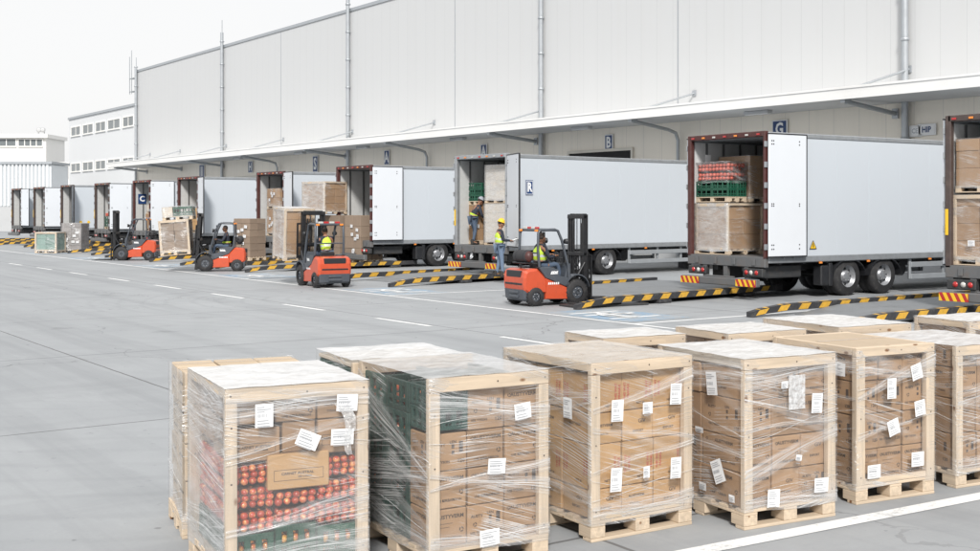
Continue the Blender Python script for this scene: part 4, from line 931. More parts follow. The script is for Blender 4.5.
F4yaw = R(-6); f4 = at(534.5, 306.5); f4 = (f4[0]+.58*math.cos(F4yaw)-.45*math.sin(F4yaw), f4[1]+.58*math.sin(F4yaw)+.45*math.cos(F4yaw))
P4 = forklift('orange forklift facing right beside the wide ramp, nearest of the forklifts', f4, F4yaw, .97, .12)
F3yaw = R(84); f3 = at(331, 287.4); f3 = (f3[0]+.58*math.cos(F3yaw), f3[1]+.58*math.sin(F3yaw))
P3 = forklift('orange forklift seen from behind, carrying a pale crate towards the trailers', f3, F3yaw, 1.0, .75, 3, False)
F2yaw = R(152); a2 = at(204.3, 271.7); b2 = at(238, 271); f2 = ((a2[0]+b2[0])/2, (a2[1]+b2[1])/2); f2 = (f2[0]+.4*math.sin(F2yaw)*1, f2[1]-.4*math.cos(F2yaw))
P2 = forklift('orange forklift facing left with a driver in profile and a raised crate', f2, F2yaw, .96, .66, 4)
F1yaw = R(148); a1 = at(121.8, 260.6); b1 = at(149, 260.4); f1 = ((a1[0]+b1[0])/2, (a1[1]+b1[1])/2); f1 = (f1[0]+.4*math.sin(F1yaw), f1[1]-.4*math.cos(F1yaw))
P1 = forklift('orange forklift facing left without a driver, its bare forks on the ground', f1, F1yaw, 1.0, .05)

def drv(label, P, yaw, sc, **kw):
    J = seated(0, .03); J.update(kw.pop('J', {})); p = P(-.17, 0, .85)
    return person(label, p, yaw, J, M['navy'], M['denim_dark'], scale=.97*sc, **kw)
drv('driver in a yellow safety vest inside the nearest forklift, hands at the wheel', P4, F4yaw, .97, vest='full', J={'look': 10})
drv('driver seen from behind in a bright yellow vest', P3, F3yaw, 1.0, vest='full', J={'look': -12})
drv('driver in dark jacket with yellow vest straps, sitting in profile facing left', P2, F2yaw, .96, vest='belt', J={'look': 14, 'nod': 8})
stand = dict(pelvis=(0, 0, .96), chest=(.0, 0, 1.30), neck=(.02, 0, 1.49), head=(.05, 0, 1.64), lelbow=(.06, .25, 1.14), lhand=(.36, .12, 1.12), relbow=(.05, -.25, 1.14), rhand=(.36, -.10, 1.13),
             lknee=(.03, .11, .52), rknee=(.04, -.12, .52), lankle=(-.06, .12, .09), rankle=(.06, -.14, .09), nod=14)
w1 = c2w((498-490)/FPX*35.6, 35.6); w1 = (w1[0], w1[1], .17)
w1 = at(499.5, 277, .17)
person('worker in a yellow helmet and striped vest standing behind the trailer with a clipboard', (w1[0], w1[1], .17), R(-18), stand, M['navy'], M['denim'], vest='full', helmet='hat_yellow', scale=.98)
q = MB(); q.rbox(-.15, .15, -.11, .11, -.006, .006, .003); q.box(-.14, .13, -.1, .1, .007, .009, 1); q.rbox(.1, .14, -.04, .04, .009, .02, .004, 2)
o = q.build('clipboard', [M['black'], M['paper'], M['alu']]); c_, s_ = math.cos(R(-18)), math.sin(R(-18)); o.location = (w1[0]+.47*c_, w1[1]+.47*s_, .17+1.12); o.rotation_euler = (0, R(-20), R(-18))
tag(o, 'black clipboard held by the worker in the yellow helmet', 'clipboard')
bend = dict(pelvis=(-.08, 0, .93), chest=(.06, 0, 1.24), neck=(.14, 0, 1.41), head=(.21, 0, 1.53), lelbow=(.20, .24, 1.04), lhand=(.36, .13, .86), relbow=(.18, -.24, 1.04), rhand=(.36, -.08, .88),
            lknee=(.03, .11, .5), rknee=(-.02, -.11, .5), lankle=(.0, .12, .09), rankle=(-.12, -.13, .09), nod=24)
w2 = TR['B'][1](.22, .62, 1.065)
person('worker in dark clothes and helmet standing inside the trailer among the goods', w2, R(-15), bend, M['navy'], M['denim_dark'], vest='belt', helmet='hat_grey', scale=.93)

# ------------------------------------------------------------------ cartons, pallets and wrapped loads
def carton_mesh(w, d, h, card='card', style=0):
    key = ('carton', round(w, 3), round(d, 3), round(h, 3), card, style)
    def fn(mb):
        mb.rbox(-w/2, w/2, -d/2, d/2, 0, h, .006, 0)
        mb.box(-w/2+.004, w/2-.004, -.024, .024, h+.0005, h+.0015, 1)
        if style == 0: return
        for (o, ux, ww) in (((0, -d/2-.0012, 0), (1, 0, 0), w), ((-w/2-.0012, 0, 0), (0, -1, 0), d)):
            O = Vector(o); U = Vector(ux); Z = Vector((0, 0, 1)); nrm = U.cross(Z)
            def tx(s, fx, fz, size, m=2, bold=.03, sx=1.1): put_text(mb, s, O+U*(fx*ww)+Z*(fz*h), U, Z, size*1.25, m, bold, sx)
            def ring(fx, fz, r, m=2):
                c = O+U*(fx*ww)+Z*(fz*h)
                for k in range(3):
                    a = k*2.094; pts = [c+U*math.cos(a+t)*r+Z*math.sin(a+t)*r for t in (0, .6, 1.2, 1.6)]+[c+U*math.cos(a+t)*r*.55+Z*math.sin(a+t)*r*.55 for t in (1.6, 1.2, .6, 0)]
                    mb.poly(pts, m)
            def rect(fx, fz, a, b_, m=2): c = O+U*(fx*ww)+Z*(fz*h); mb.poly([c-U*a-Z*b_, c+U*a-Z*b_, c+U*a+Z*b_, c-U*a+Z*b_], m)
            if style == 1:
                tx('AUSTYVERM', .04, .80, .026); ring(-.38, .80, .012); tx('LNE IS', -.22, .22, .016); tx('URBAN', .02, .22, .019, 2, .03); tx('TYSON', .24, .22, .015); ring(.36, .42, .016)
                rect(-.1, .62, ww*.22, .0012); rect(-.14, .52, ww*.18, .0012)
            elif style == 2:
                rect(.34, .62, .014, .034); rect(.12, .64, .010, .012); rect(.12, .48, .010, .010); tx('LEN', .12, .76, .02, 2, .02); tx('120', .34, .24, .026, 2, .03); tx('VSS TYSON', -.2, .24, .017); tx('AUSTY', -.25, .7, .02); ring(-.3, .48, .014)
            elif style == 3:
                tx('AUSTVERM', -.05, .6, .02, 2); tx('TYSON 24', -.1, .32, .014)
            elif style == 4:                                  # red upright print
                for fx in (-.36, .36):
                    for k in range(2): put_text(mb, 'FRAGILE' if k else 'THIS WAY', O+U*(fx*ww+(k-.5)*.03)+Z*(.5*h), Z, -U, .026, 3, .02)
                tx('NET 20', .1, .16, .017)
            elif style == 5:
                tx('GIV', .12, .62, .03, 2, .015); tx('EXPORT', .0, .3, .018)
            elif style == 6:
                rect(.0, .55, ww*.40, .0012); rect(.0, .25, ww*.40, .0012); rect(-.4, .4, .0012, h*.15); rect(.4, .4, .0012, h*.15); tx('CARNET AUSTRAL', -.02, .44, .017); tx('DE CORSE', .1, .33, .013)
    return shared(key, fn, [M[card], M['tape'], M['ink'], M['ink_red']])
def pallet_part(T, w, d):
    key = ('pallet', round(w, 2), round(d, 2))
    def fn(mb):
        for i in range(6): y = -d/2+.05+i*(d-.1)/5; mb.rbox(-w/2, w/2, y-.048, y+.048, .116, .138, .003)
        for x in (-w/2+.06, 0, w/2-.06):
            mb.rbox(x-.06, x+.06, -d/2+.005, d/2-.005, .096, .1155, .003)
            for y in (-d/2+.075, 0, d/2-.075): mb.rbox(x-.06, x+.06, y-.07, y+.07, .0225, .0955, .004, 1)
        for y in (-d/2+.05, 0, d/2-.05): mb.rbox(-w/2, w/2, y-.048, y+.048, 0, .022, .003)
    return link('pallet', shared(key, fn, [M['wood_x'], M['wood_y']]), T)
def film_part(T, w, d, z0, z1, mat='film', top=True, ropes=0, seed=0, res=.045, slack=.012, left=None, front=None, folds=()):
    rnd = random.Random(seed); mb = MB(); pr = []; r = .02
    nx, ny = max(4, int(w/res)), max(4, int(d/res))
    for i in range(nx): pr.append((-w/2+w*i/nx, -d/2))
    for i in range(ny): pr.append((w/2, -d/2+d*i/ny))
    for i in range(nx): pr.append((w/2-w*i/nx, d/2))
    for i in range(ny): pr.append((-w/2, d/2-d*i/ny))
    n = len(pr); nz_ = max(6, int((z1-z0)/res)); P = []; F = []; UV = []; s = [0]
    for i in range(n): a, b_ = pr[i], pr[(i+1) % n]; s.append(s[-1]+math.hypot(b_[0]-a[0], b_[1]-a[1]))
    ph = [rnd.uniform(0, 6.28) for _ in range(6)]
    for k in range(nz_+1):
        z = z0+(z1-z0)*k/nz_
        for i in range(n):
            x, y = pr[i]; u = s[i]
            ex = 1-abs(2*x/w); ey = 1-abs(2*y/d); e = min(1, max(ex, ey)*3)
            dsp = -slack*e*(.6+.4*math.sin(7*u+ph[0]+5*z)*math.sin(11*z+ph[1]))+.004*e*math.sin(40*z+9*u+ph[2])
            sc_ = 1+dsp/max(w, d)*2
            P.append((x*sc_, y*sc_, z+.012*math.sin(5*u+ph[3])*(k == 0)))
    nl = 0
    for k in range(nz_):
        for i in range(n):
            j = (i+1) % n; F.append((k*n+i, k*n+j, (k+1)*n+j, (k+1)*n+i))
            za, zb = z0+(z1-z0)*k/nz_, z0+(z1-z0)*(k+1)/nz_; UV.append([(s[i], za), (s[i+1], za), (s[i+1], zb), (s[i], zb)])
    mb.add(P, F, 0, True, UV)
    if front: mb.f = [(f_[0], 2 if (q % n) < nx else 0)+f_[2:] for q, f_ in enumerate(mb.f)]
    if left: mb.f = [(f_[0], 2 if (q % n) >= n-ny else 0)+f_[2:] for q, f_ in enumerate(mb.f)]
    if top:
        P = []; F = []; UV = []
        for j in range(ny+1):
            for i in range(nx+1):
                x = -w/2+w*i/nx; y = -d/2+d*j/ny; e = min(1, .25+4*min(i/nx, 1-i/nx, j/ny, 1-j/ny)) if 0 < i < nx and 0 < j < ny else .25
                P.append((x, y, z1+.006*e+.008*e*math.sin(9*x+ph[4]+6*y)*math.sin(13*y+ph[5])+.004*e*math.sin(31*x-17*y+ph[2])+.004*e*math.sin(47*y+23*x)))
        for j in range(ny):
            for i in range(nx):
                a = j*(nx+1)+i; F.append((a, a+1, a+nx+2, a+nx+1)); UV.append([(P[q][0]+5, P[q][1]) for q in F[-1]])
        mb.add(P, F, 0, True, UV)
    for k in range(ropes):                                   # bunched cords of film across the front and the left side
        fr = rnd.random() < .6; ln = w if fr else d; za = rnd.uniform(z0+.1, z1-.12); zb = min(z1-.03, max(z0+.05, za+rnd.uniform(-.22, .22))); path = []
        for i in range(13):
            t = i/12; q = -ln/2+ln*t; zz = za+(zb-za)*t+.006*math.sin(9*t+k); off = .006+.003*math.sin(5*t+k)
            path.append((q, -d/2-off, zz) if fr else (-w/2-off, q, zz))
        mb.tube(path, [.0008+.0012*abs(math.sin(3*i/12*3.1+k)) for i in range(13)], 5, 1)
    for (sd_, xa, za, xb, zb, wa, wb) in folds:              # gathered, pleated bands of film
        n = 22; mm = 9; P = []; F = []; UV = []; L = math.hypot(xb-xa, zb-za); p1, p2 = rnd.uniform(0, 6), rnd.uniform(0, 6)
        for i in range(n+1):
            t = i/n; wd_ = wa+(wb-wa)*t
            for j in range(mm+1):
                s_ = j/mm; q = xa+(xb-xa)*t; zz = za+(zb-za)*t+(s_-.5)*wd_+.010*math.sin(6*t+p1); off = .004+.004*math.sin(s_*17+p2+2*t)+.003*math.sin(9*t+p1)
                P.append((q, -d/2-.002-off, min(zz, z1)) if sd_ == 'f' else (-w/2-.002-off, q, min(zz, z1)))
        for i in range(n):
            for j in range(mm):
                a = i*(mm+1)+j; F.append((a, a+mm+1, a+mm+2, a+1)); UV.append([((k//(mm+1))/n*L, (k % (mm+1))/mm) for k in F[-1]])
        mb.add(P, F, 3, True, UV)
    return mb.build('stretch_film', [M[mat], M['rope'], M[left or front or mat], M['fold']], T)
def paper_label(T, x, z, rot, w, h, side, off, seed=0):      # side 'f' front, 'l' left; off = distance of that face from the centre
    rnd = random.Random(seed*31+5); mb = MB(); nx = 4; P = []; F = []
    for j in range(nx+1):
        for i in range(nx+1):
            a, b_ = -w/2+w*i/nx, -h/2+h*j/nx; P.append((a, -.0035-.004*((2*a/w)**2*.5+(2*b_/h)**3*.3), b_))
    for j in range(nx):
        for i in range(nx): a = j*(nx+1)+i; F.append((a, a+1, a+nx+2, a+nx+1))
    mb.add(P, F, 0, True)
    z_ = h/2-.02
    for k in range(3): ww = rnd.uniform(.4, .8)*w; mb.poly([(-w*.42, -.0075, z_), (-w*.42+ww, -.0075, z_), (-w*.42+ww, -.0075, z_+.004), (-w*.42, -.0075, z_+.004)], 1); z_ -= .013
    xx = -w*.4
    while xx < w*.15: ww = rnd.choice((.002, .004, .006)); mb.poly([(xx, -.0075, -h*.06), (xx+ww, -.0075, -h*.06), (xx+ww, -.0075, h*.08), (xx, -.0075, h*.08)], 1); xx += ww+rnd.choice((.004, .006))
    for k in range(3): z2 = -h*.22-k*.016; mb.poly([(-w*.4, -.0075, z2), (w*rnd.uniform(.1, .4), -.0075, z2), (w*.3, -.0075, z2+.004), (-w*.4, -.0075, z2+.004)], 1)
    o = mb.build('paper_label', [M['paper'], M['ink_grey']], T)
    if side == 'f': o.location = (x, -off, z); o.rotation_euler = (0, R(rot), 0)
    else: o.location = (-off, x, z); o.rotation_euler = (0, R(rot), -R(90))
    return o
def frame_part(T, w, d, z0, z1, pw=.075, pt=.045, beam=.085, sides=True, bottom=False, back=True, front=True):
    def post(mb): mb.rbox(-pw/2, pw/2, -pt/2, pt/2, 0, z1-z0-(beam+.002 if front else 0), .004); [mb.lathe([(0, -.0), (.006, 0)], (0, -pt/2-.001, zz), 'y', 8, 1) for zz in (.06, .5, .82)]
    for sx_ in (-1, 1):
        for sy_ in ((-1, 1) if back else (-1,)):
            link('post', shared(('post', pw, pt, round(z1-z0, 3), beam, front), post, [M['wood_z'], M['ink']]), T, (sx_*(w/2-pw/2), sy_*(d/2-pt/2), z0))
    if front:
        for sy_ in ((-1, 1) if back else (-1,)):
            q = MB(); q.rbox(-w/2, w/2, -pt/2, pt/2, z1-beam, z1, .004)
            for x in (-w/2+.03, w/2-.03, .05): q.lathe([(0, 0), (.006, 0)], (x, -pt/2-.001, z1-beam/2), 'y', 8, 1)
            q.build('cross_beam', [M['wood_x'], M['ink']], T, (0, sy_*(d/2-pt/2), 0))
    if sides:
        for sx_ in (-1, 1): q = MB(); q.rbox(-.02, .02, -d/2+pt+.002, d/2-pt-.002, z1-.06, z1-.002, .004); q.build('side_beam', M['wood_y'], T, (sx_*(w/2-.022), 0, 0))
    if bottom:
        q = MB(); q.rbox(-w/2+pw+.002, w/2-pw-.002, -.018, .018, z0+.002, z0+.045, .004); q.build('cross_beam', M['wood_x'], T, (0, -d/2+.02, 0))
def fill(T, x0, x1, y0, y1, rows, nx, ny, card='card', styles=(1,), seed=0, jit=.007, z0=.14, skip=None, alldeep=False):
    """layers of cartons, rows = layer heights from the bottom; only the cartons on the outside are there to be seen"""
    rnd = random.Random(seed); w, d = (x1-x0)/nx, (y1-y0)/ny; z = z0
    for k, h in enumerate(rows):
        for i in range(nx):
            for j in range(ny):
                if not (i in (0, nx-1) or j in (0, ny-1) or k == len(rows)-1): continue
                if skip and skip(i, j, k): continue
                st = styles[(i*5+j*3+k*7+seed) % len(styles)]
                me = carton_mesh(w-.009, d-.009, h-.005, card, st)
                link('carton', me, T, (x0+w*(i+.5)+rnd.uniform(-jit, jit), y0+d*(j+.5)+rnd.uniform(-jit, jit), z), R(rnd.uniform(-.9, .9)))
        z += h
    return z
def produce_crate_mesh(w, d, h, mat='green'):
    def fn(mb):
        mb.box(-w/2+.01, w/2-.01, -d/2+.01, d/2-.01, .002, .012)
        for k, (a, b_) in enumerate(((0, .18), (.30, .44), (.80, 1.0))):
            za, zb = h*a, h*b_
            for s in (-1, 1):
                mb.rbox(-w/2, w/2, s*(d/2-.008)-.008, s*(d/2-.008)+.008, za, zb, .004); mb.rbox(s*(w/2-.008)-.008, s*(w/2-.008)+.008, -d/2+.0165, d/2-.0165, za, zb, .004)
        for sx_ in (-1, -.33, .33, 1):
            for s in (-1, 1): mb.rbox(sx_*(w/2-.02)-.018, sx_*(w/2-.02)+.018, s*(d/2-.008)-.011, s*(d/2-.008)+.011, .001, h-.001, .004)
        for sy_ in (-.8, -.3, .3, .8):
            for s in (-1, 1): mb.rbox(s*(w/2-.008)-.011, s*(w/2-.008)+.011, sy_*d/2-.016, sy_*d/2+.016, .001, h-.001, .004)
        for k in range(7): x = -w/2+w*(k+.5)/7; mb.box(x-.004, x+.004, -d/2+.002, -d/2+.012, h*.01, h*.42)
    return shared(('produce_crate', round(w, 3), round(d, 3), round(h, 3), mat), fn, [M[mat]])
def apples_part(T, name, x0, x1, y0, y1, z0, z1, r=.031, mat='apple', seed=0, gap=2, layers=2, nu=9, nv=6, shell=True, core=False):
    rnd = random.Random(seed); mb = MB()
    if core: mb.rbox(x0+r*1.1, x1-r*1.1, y0+r*1.1, y1-r*1.1, z0+r*.6, z1-r*.7, .01, 1)
    nx = max(2, int((x1-x0)/(2*r))); ny = max(2, int((y1-y0)/(2*r))); dz = r*1.82; nzz = max(1, int((z1-z0)/dz))
    for k in range(nzz):
        for i in range(nx):
            for j in range(ny):
                if shell and j >= layers and i >= layers and k < nzz-1: continue
                rr = r*rnd.uniform(.94, 1.12)
                c = (x0+r+(x1-x0-2*r)*i/max(nx-1, 1)+rnd.uniform(-.1, .1)*r+(k % 2)*.3*r, y0+r+(y1-y0-2*r)*j/max(ny-1, 1)+rnd.uniform(-.1, .1)*r, z0+r+k*dz-(k % gap)*.18*r+rnd.uniform(-.06, .06)*r)
                mb.ball(c, (rr, rr, rr*rnd.uniform(.86, .95)), nu, nv)
    return mb.build(name, [M[mat], M['bag_red']], T)
def cam_place(fl, D, yaw_cam, w, d):                          # front-left bottom corner at column fl, distance D; yaw against the picture plane
    X = (fl-490)/FPX*D if fl > 20 else fl; a = R(yaw_cam); ux = (math.cos(a), math.sin(a)); uy = (-math.sin(a), math.cos(a))
    c = (X+ux[0]*w/2+uy[0]*d/2, D+ux[1]*w/2+uy[1]*d/2); return c2w(*c), a-A0
def load_thing(label, c, rz, group='wrapped crates waiting in the foreground', name='cargo_crate', cat='crate', z=0):
    return thing(name, label, cat, (c[0], c[1], z), rz, group)

# ------------------------------------------------------------------ foreground crates
def labels(T, specs, w, d, off=.016):
    for i, (side, x, z, rot, lw, lh) in enumerate(specs): paper_label(T, x, z, rot, lw, lh, side, (d/2 if side == 'f' else w/2)+off, i+int(z*100))

# 1: the apple crate
w, d, H = .86, 1.0, 1.18
c, rz = cam_place(-1.50, 6.68, 26, w, d)
T = load_thing('nearest crate at the left, full of red apples over green plastic trays', c, rz)
pallet_part(T, w, d); frame_part(T, w, d, .138, H, .07, .045, .08)
x0, x1 = -w/2+.05, w/2-.05; cw_ = (x1-x0)/3; yf, yb = -d/2+.055, d/2-.055
gm = produce_crate_mesh(cw_-.008, (yb-yf)/2-.008, .185)
for i in range(3):
    for j in range(2):
        cx, cy = x0+cw_*(i+.5), yf+(yb-yf)*(j+.5)/2
        g_ = link('produce_crate', gm, T, (cx, cy, .14+(.03 if i == 1 else 0)))
        apples_part(g_, 'apples', -cw_/2+.02, cw_/2-.02, -.2, .2, .02, .17, .029, 'apple_yellow', i+7*j, 2, 1)
tops = (.74, .565, .745); zb = (.33, .36, .33)
for i in range(3):
    nb = 3 if i != 1 else 2; hh = (tops[i]-zb[i])/nb
    for k in range(nb):
        apples_part(T, 'apple_bag', x0+cw_*i+.006, x0+cw_*(i+1)-.006, yf, yb, zb[i]+hh*k+.006, zb[i]+hh*(k+1), .0225, 'apple', 11+i*3+k, 3, 2, core=True)
def put(wd, dp, h, x, y, z, st=3, card='card', rot=0): return link('carton', carton_mesh(wd, dp, h, card, st), T, (x, y, z), R(rot))
put(cw_*1.12, .44, .19, x0+cw_*.56, yf+.225, .745, 6, 'card', .5); put(.37, .30, .205, .015, yf+.135, .570, 6, 'card_light', -1)
put(.20, .44, .18, .02, yf+.24, .778, 0, 'card', 1); put(cw_-.02, .44, .20, x1-cw_/2, yf+.225, .755, 6, 'card')
for i in range(3): put(cw_-.008, .44, .135, x0+cw_*(i+.5), yf+.225, .962, 3 if i != 1 else 1, 'card', .6*(i-1))
for i in range(3):
    put(cw_-.008, .43, .17, x0+cw_*(i+.5), yb-.22, .785 if i != 1 else .8, 3)
    put(cw_-.008, .43, .135, x0+cw_*(i+.5), yb-.22, .975, 3)
q = MB(); q.rbox(-w/2+.012, w/2-.012, -d/2+.052, d/2-.052, 1.118, 1.165, .01); q.build('top_sheet', M['card_pale'], T)
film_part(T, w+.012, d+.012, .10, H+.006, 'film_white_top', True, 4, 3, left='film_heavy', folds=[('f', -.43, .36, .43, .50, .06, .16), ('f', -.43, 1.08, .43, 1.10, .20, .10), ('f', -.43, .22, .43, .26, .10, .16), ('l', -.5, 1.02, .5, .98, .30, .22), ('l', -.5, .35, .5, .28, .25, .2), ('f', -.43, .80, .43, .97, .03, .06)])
labels(T, [('f', -.21, 1.02, 0, .105, .135), ('f', .05, .86, 24, .135, .095), ('f', .26, .86, 2, .14, .095), ('f', .29, 1.06, 3, .13, .10)], w, d, .012)
q = MB(); rnd = random.Random(4); P = []; F = []; UV = []        # a loose tongue of torn film
for j in range(13):
    for i in range(6):
        t = j/12; wd_ = .085*(1-.6*t); P.append((.25+.08*t+.03*math.sin(5*t)+(i/5-.5)*wd_, -d/2-.012-rnd.uniform(0, .022), 1.06-.30*t-.01*rnd.random()))
for j in range(12):
    for i in range(5): a_ = j*6+i; F.append((a_, a_+6, a_+7, a_+1)); UV.append([(P[k][0]*3, P[k][2]*3) for k in F[-1]])
q.add(P, F, 0, True, UV); q.build('torn_film', [M['film_heavy']], T)

# 1b: boxes behind it
w2, d2, H2 = .90, .66, 1.125
X, D_ = -2.31, 8.47; a_ = R(23); fl = (X+math.sin(a_)*d2, D_-math.cos(a_)*d2); ux = (math.cos(a_), math.sin(a_)); uy = (-math.sin(a_), math.cos(a_))
def place_bl(X, D_, yaw, w, d):
    a = R(yaw); c = (X+math.cos(a)*w/2+math.sin(a)*d/2, D_+math.sin(a)*w/2-math.cos(a)*d/2); return c2w(*c), a-A0
c, rz = place_bl(X, D_, 23, w2, d2)
T = load_thing('pallet of cartons with bare cardboard tops right behind the apple crate', c, rz, name='wrapped_pallet', cat='pallet load')
pallet_part(T, w2, d2); fill(T, -w2/2+.02, w2/2-.02, -d2/2+.02, d2/2-.02, (.24, .25, .25, .235), 3, 2, 'card_top', (3, 1, 3), 5)
film_part(T, w2, d2, .08, H2-.01, 'film', False, 3, 8, left='film_heavy')

# 2: cartons in front, dark green trays behind
w, d, H = .86, 1.02, 1.18
c, rz = cam_place(-.365, 7.08, 30.5, w, d)
T = load_thing('wooden framed crate with printed cartons and dark green trays, right of the apple crate', c, rz)
pallet_part(T, w, d); frame_part(T, w, d, .138, H, .075, .045, .085, False)
yf = -d/2+.055; dp = .27
fill(T, -w/2+.03, w/2-.03, yf, yf+dp, (.232, .232, .232, .25), 3, 1, 'card', (1, 1, 2), 3, .003, .14, lambda i, j, k: k == 3 and i == 0)
gm = produce_crate_mesh(.27, dp-.01, .14, 'green_dark'); link('produce_crate', gm, T, (-w/2+.03+.135, yf+dp/2, .85))
gm2 = produce_crate_mesh(.27, dp-.01, .13, 'green_dark'); link('produce_crate', gm2, T, (-w/2+.03+.135, yf+dp/2, .993))
gw, gd = (w-.05)/2, (d-.06-dp)/2; gm = produce_crate_mesh(gw-.006, gd-.008, .195, 'green_dark')
for k in range(5):
    for i in range(2):
        for j in range(2):
            t = link('produce_crate', gm, T, (-w/2+.025+gw*(i+.5), yf+dp+.004+gd*(j+.5), .14+.197*k))
            if k == 4 or (i == 0 and k % 2): apples_part(t, 'apples', -gw/2+.03, gw/2-.03, -gd/2+.03, gd/2-.03, .02, .14, .036, 'apple', k*9+i+j, 2, 1, 7, 5)
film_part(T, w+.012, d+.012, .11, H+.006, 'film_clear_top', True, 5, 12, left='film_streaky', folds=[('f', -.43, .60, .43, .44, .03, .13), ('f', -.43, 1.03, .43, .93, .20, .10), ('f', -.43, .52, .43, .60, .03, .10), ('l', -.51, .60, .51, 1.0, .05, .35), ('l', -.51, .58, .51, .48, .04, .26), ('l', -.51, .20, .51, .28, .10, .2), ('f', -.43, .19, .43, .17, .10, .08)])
labels(T, [('f', .22, .94, -6, .12, .10), ('f', .03, .615, 4, .125, .095), ('f', -.02, .18, -2, .14, .10)], w, d)

c, rz = place_bl(-1.26, 8.62, 27, .84, .72)
T = load_thing('film topped pallet of dark green trays behind the crate with green trays', c, rz, name='wrapped_pallet', cat='pallet load')
w2, d2 = .84, .72; pallet_part(T, w2, d2); gm = produce_crate_mesh(.405, .345, .195, 'green_dark')
for k in range(5):
    for i in range(2):
        for j in range(2): link('produce_crate', gm, T, (-w2/2+.01+.41*(i+.5), -d2/2+.01+.35*(j+.5), .14+.197*k))
for i in range(3): link('carton', carton_mesh(.27, .70, .03, 'card_pale'), T, (-.28+.28*i, 0, 1.128))
q = MB(); q.rbox(-.03, .03, -.02, .02, .138, 1.165, .004); q.build('post', M['wood_z'], T, (-w2/2+.03, -d2/2+.005, 0)); q.build('post', M['wood_z'], T, (w2/2-.03, -d2/2+.005, 0))
film_part(T, w2+.02, d2+.03, .09, 1.185, 'film', True, 4, 15)

# 3: orange brown cartons with red print
w, d, H = .88, 1.08, 1.185
c, rz = cam_place(.67, 7.78, 32, w, d)
T = load_thing('crate of orange brown cartons with red upright print and six paper labels', c, rz)
pallet_part(T, w, d); frame_part(T, w, d, .138, H, .075, .045, .08, True, True)
fill(T, -w/2+.03, w/2-.03, -d/2+.055, d/2-.055, (.19, .30, .21, .265), 3, 3, 'card_light', (5, 3, 5), 2, .006, .14)
for n_ in [o for o in T.children if o.name.startswith('carton')]:
    z = n_.location.z; dims = n_.data.name
    if abs(z-.33) < .02 or abs(z-.84) < .02: n_.data = carton_mesh((w-.06)/3-.007, (d-.11)/3-.007, (.30 if z < .5 else .265)-.004, 'card_light', 4)
for i in range(3): link('top_board', carton_mesh((w-.1)/3-.005, d-.12, .028, 'card_top'), T, (-(w-.1)/3+(w-.1)/3*i, 0, 1.118+.027))
film_part(T, w+.012, d+.012, .11, H+.004, 'film_thin', True, 5, 21, left='film_streaky', folds=[('f', -.44, .75, .44, .62, .05, .04), ('f', -.44, .86, .44, 1.06, .05, .12), ('f', -.44, .20, .44, .22, .10, .12), ('l', -.54, .95, .54, .85, .1, .3), ('l', -.54, .3, .54, .35, .1, .2), ('f', -.44, .46, .44, .60, .03, .05)])
labels(T, [('f', -.24, .86, 2, .10, .145), ('f', .02, .855, 0, .085, .08), ('f', .27, .93, 3, .10, .145), ('f', -.25, .40, 3, .095, .16), ('f', .01, .42, 0, .055, .08), ('f', .27, .42, 2, .095, .145), ('l', -.30, .86, 0, .1, .14)], w, d)

# 4: film topped crate of brown cartons
w, d, H = .84, 1.0, 1.17
c, rz = cam_place(1.745, 8.08, 28, w, d)
T = load_thing('dark carton crate with milky film top and a silvery film patch on its front', c, rz)
pallet_part(T, w, d); frame_part(T, w, d, .138, H, .075, .045, .075, False)
fill(T, -w/2+.025, w/2-.025, -d/2+.055, d/2-.03, (.235, .235, .27, .22), 3, 2, 'card', (1, 5, 2, 1), 4, .007, .14)
link('carton', carton_mesh(.26, .9, .05, 'card_pale'), T, (-.27, 0, 1.105)); link('carton', carton_mesh(.26, .9, .05, 'card_pale'), T, (0, 0, 1.105)); link('carton', carton_mesh(.26, .9, .05, 'card_pale'), T, (.27, 0, 1.105))
film_part(T, w+.012, d+.012, .11, H+.006, 'film', True, 5, 33, folds=[('f', -.42, .36, .42, .63, .16, .11), ('f', -.42, .19, .42, .17, .07, .10), ('f', -.42, 1.03, .42, 1.08, .16, .14), ('l', -.5, 1.05, .5, 1.02, .2, .25), ('f', -.42, .68, .42, .72, .03, .05), ('l', -.5, .5, .5, .6, .04, .10)])
labels(T, [('l', -.17, .97, -6, .115, .165), ('l', -.24, .36, -24, .12, .16), ('f', .22, .83, 3, .10, .14), ('f', -.18, .20, 3, .11, .125), ('f', .26, .245, 2, .13, .10), ('f', -.08, .98, 0, .06, .05), ('f', .05, .46, 10, .055, .04), ('l', -.03, .62, 0, .09, .04), ('l', -.07, .22, 0, .08, .055), ('l', -.39, .2, 0, .06, .05)], w, d)
q = MB(); q.rbox(-.075, .075, -.003, .003, -.12, .12, .003); q.build('silver_patch', M['rope'], T, (.04, -d/2-.012, .92))

# 5: tall crate with a flat cardboard top
w, d, H = .81, .94, 1.17
c, rz = cam_place(2.73, 8.78, 27, w, d)
T = load_thing('thick posted crate with bare cardboard top and tilted labels, left of the edge crate', c, rz)
pallet_part(T, w, d); frame_part(T, w, d, .138, H, .088, .05, .07, True, True)
fill(T, -w/2+.03, w/2-.03, -d/2+.06, d/2-.055, (.25, .265, .255, .20), 3, 2, 'card', (2, 1, 1, 2, 3), 6, .006, .14)
link('top_board', carton_mesh(w-.1, d-.115, .03, 'card_top'), T, (0, 0, H-.031))
film_part(T, w+.012, d+.012, .11, H-.02, 'film_thin', False, 5, 41, slack=.014, folds=[('f', -.4, .80, .4, 1.06, .06, .15), ('f', -.4, .50, .15, .60, .05, .03), ('f', -.4, 1.0, .4, .93, .10, .04), ('l', -.47, .80, .47, .78, .04, .03), ('l', -.47, 1.04, .47, 1.02, .14, .1)])
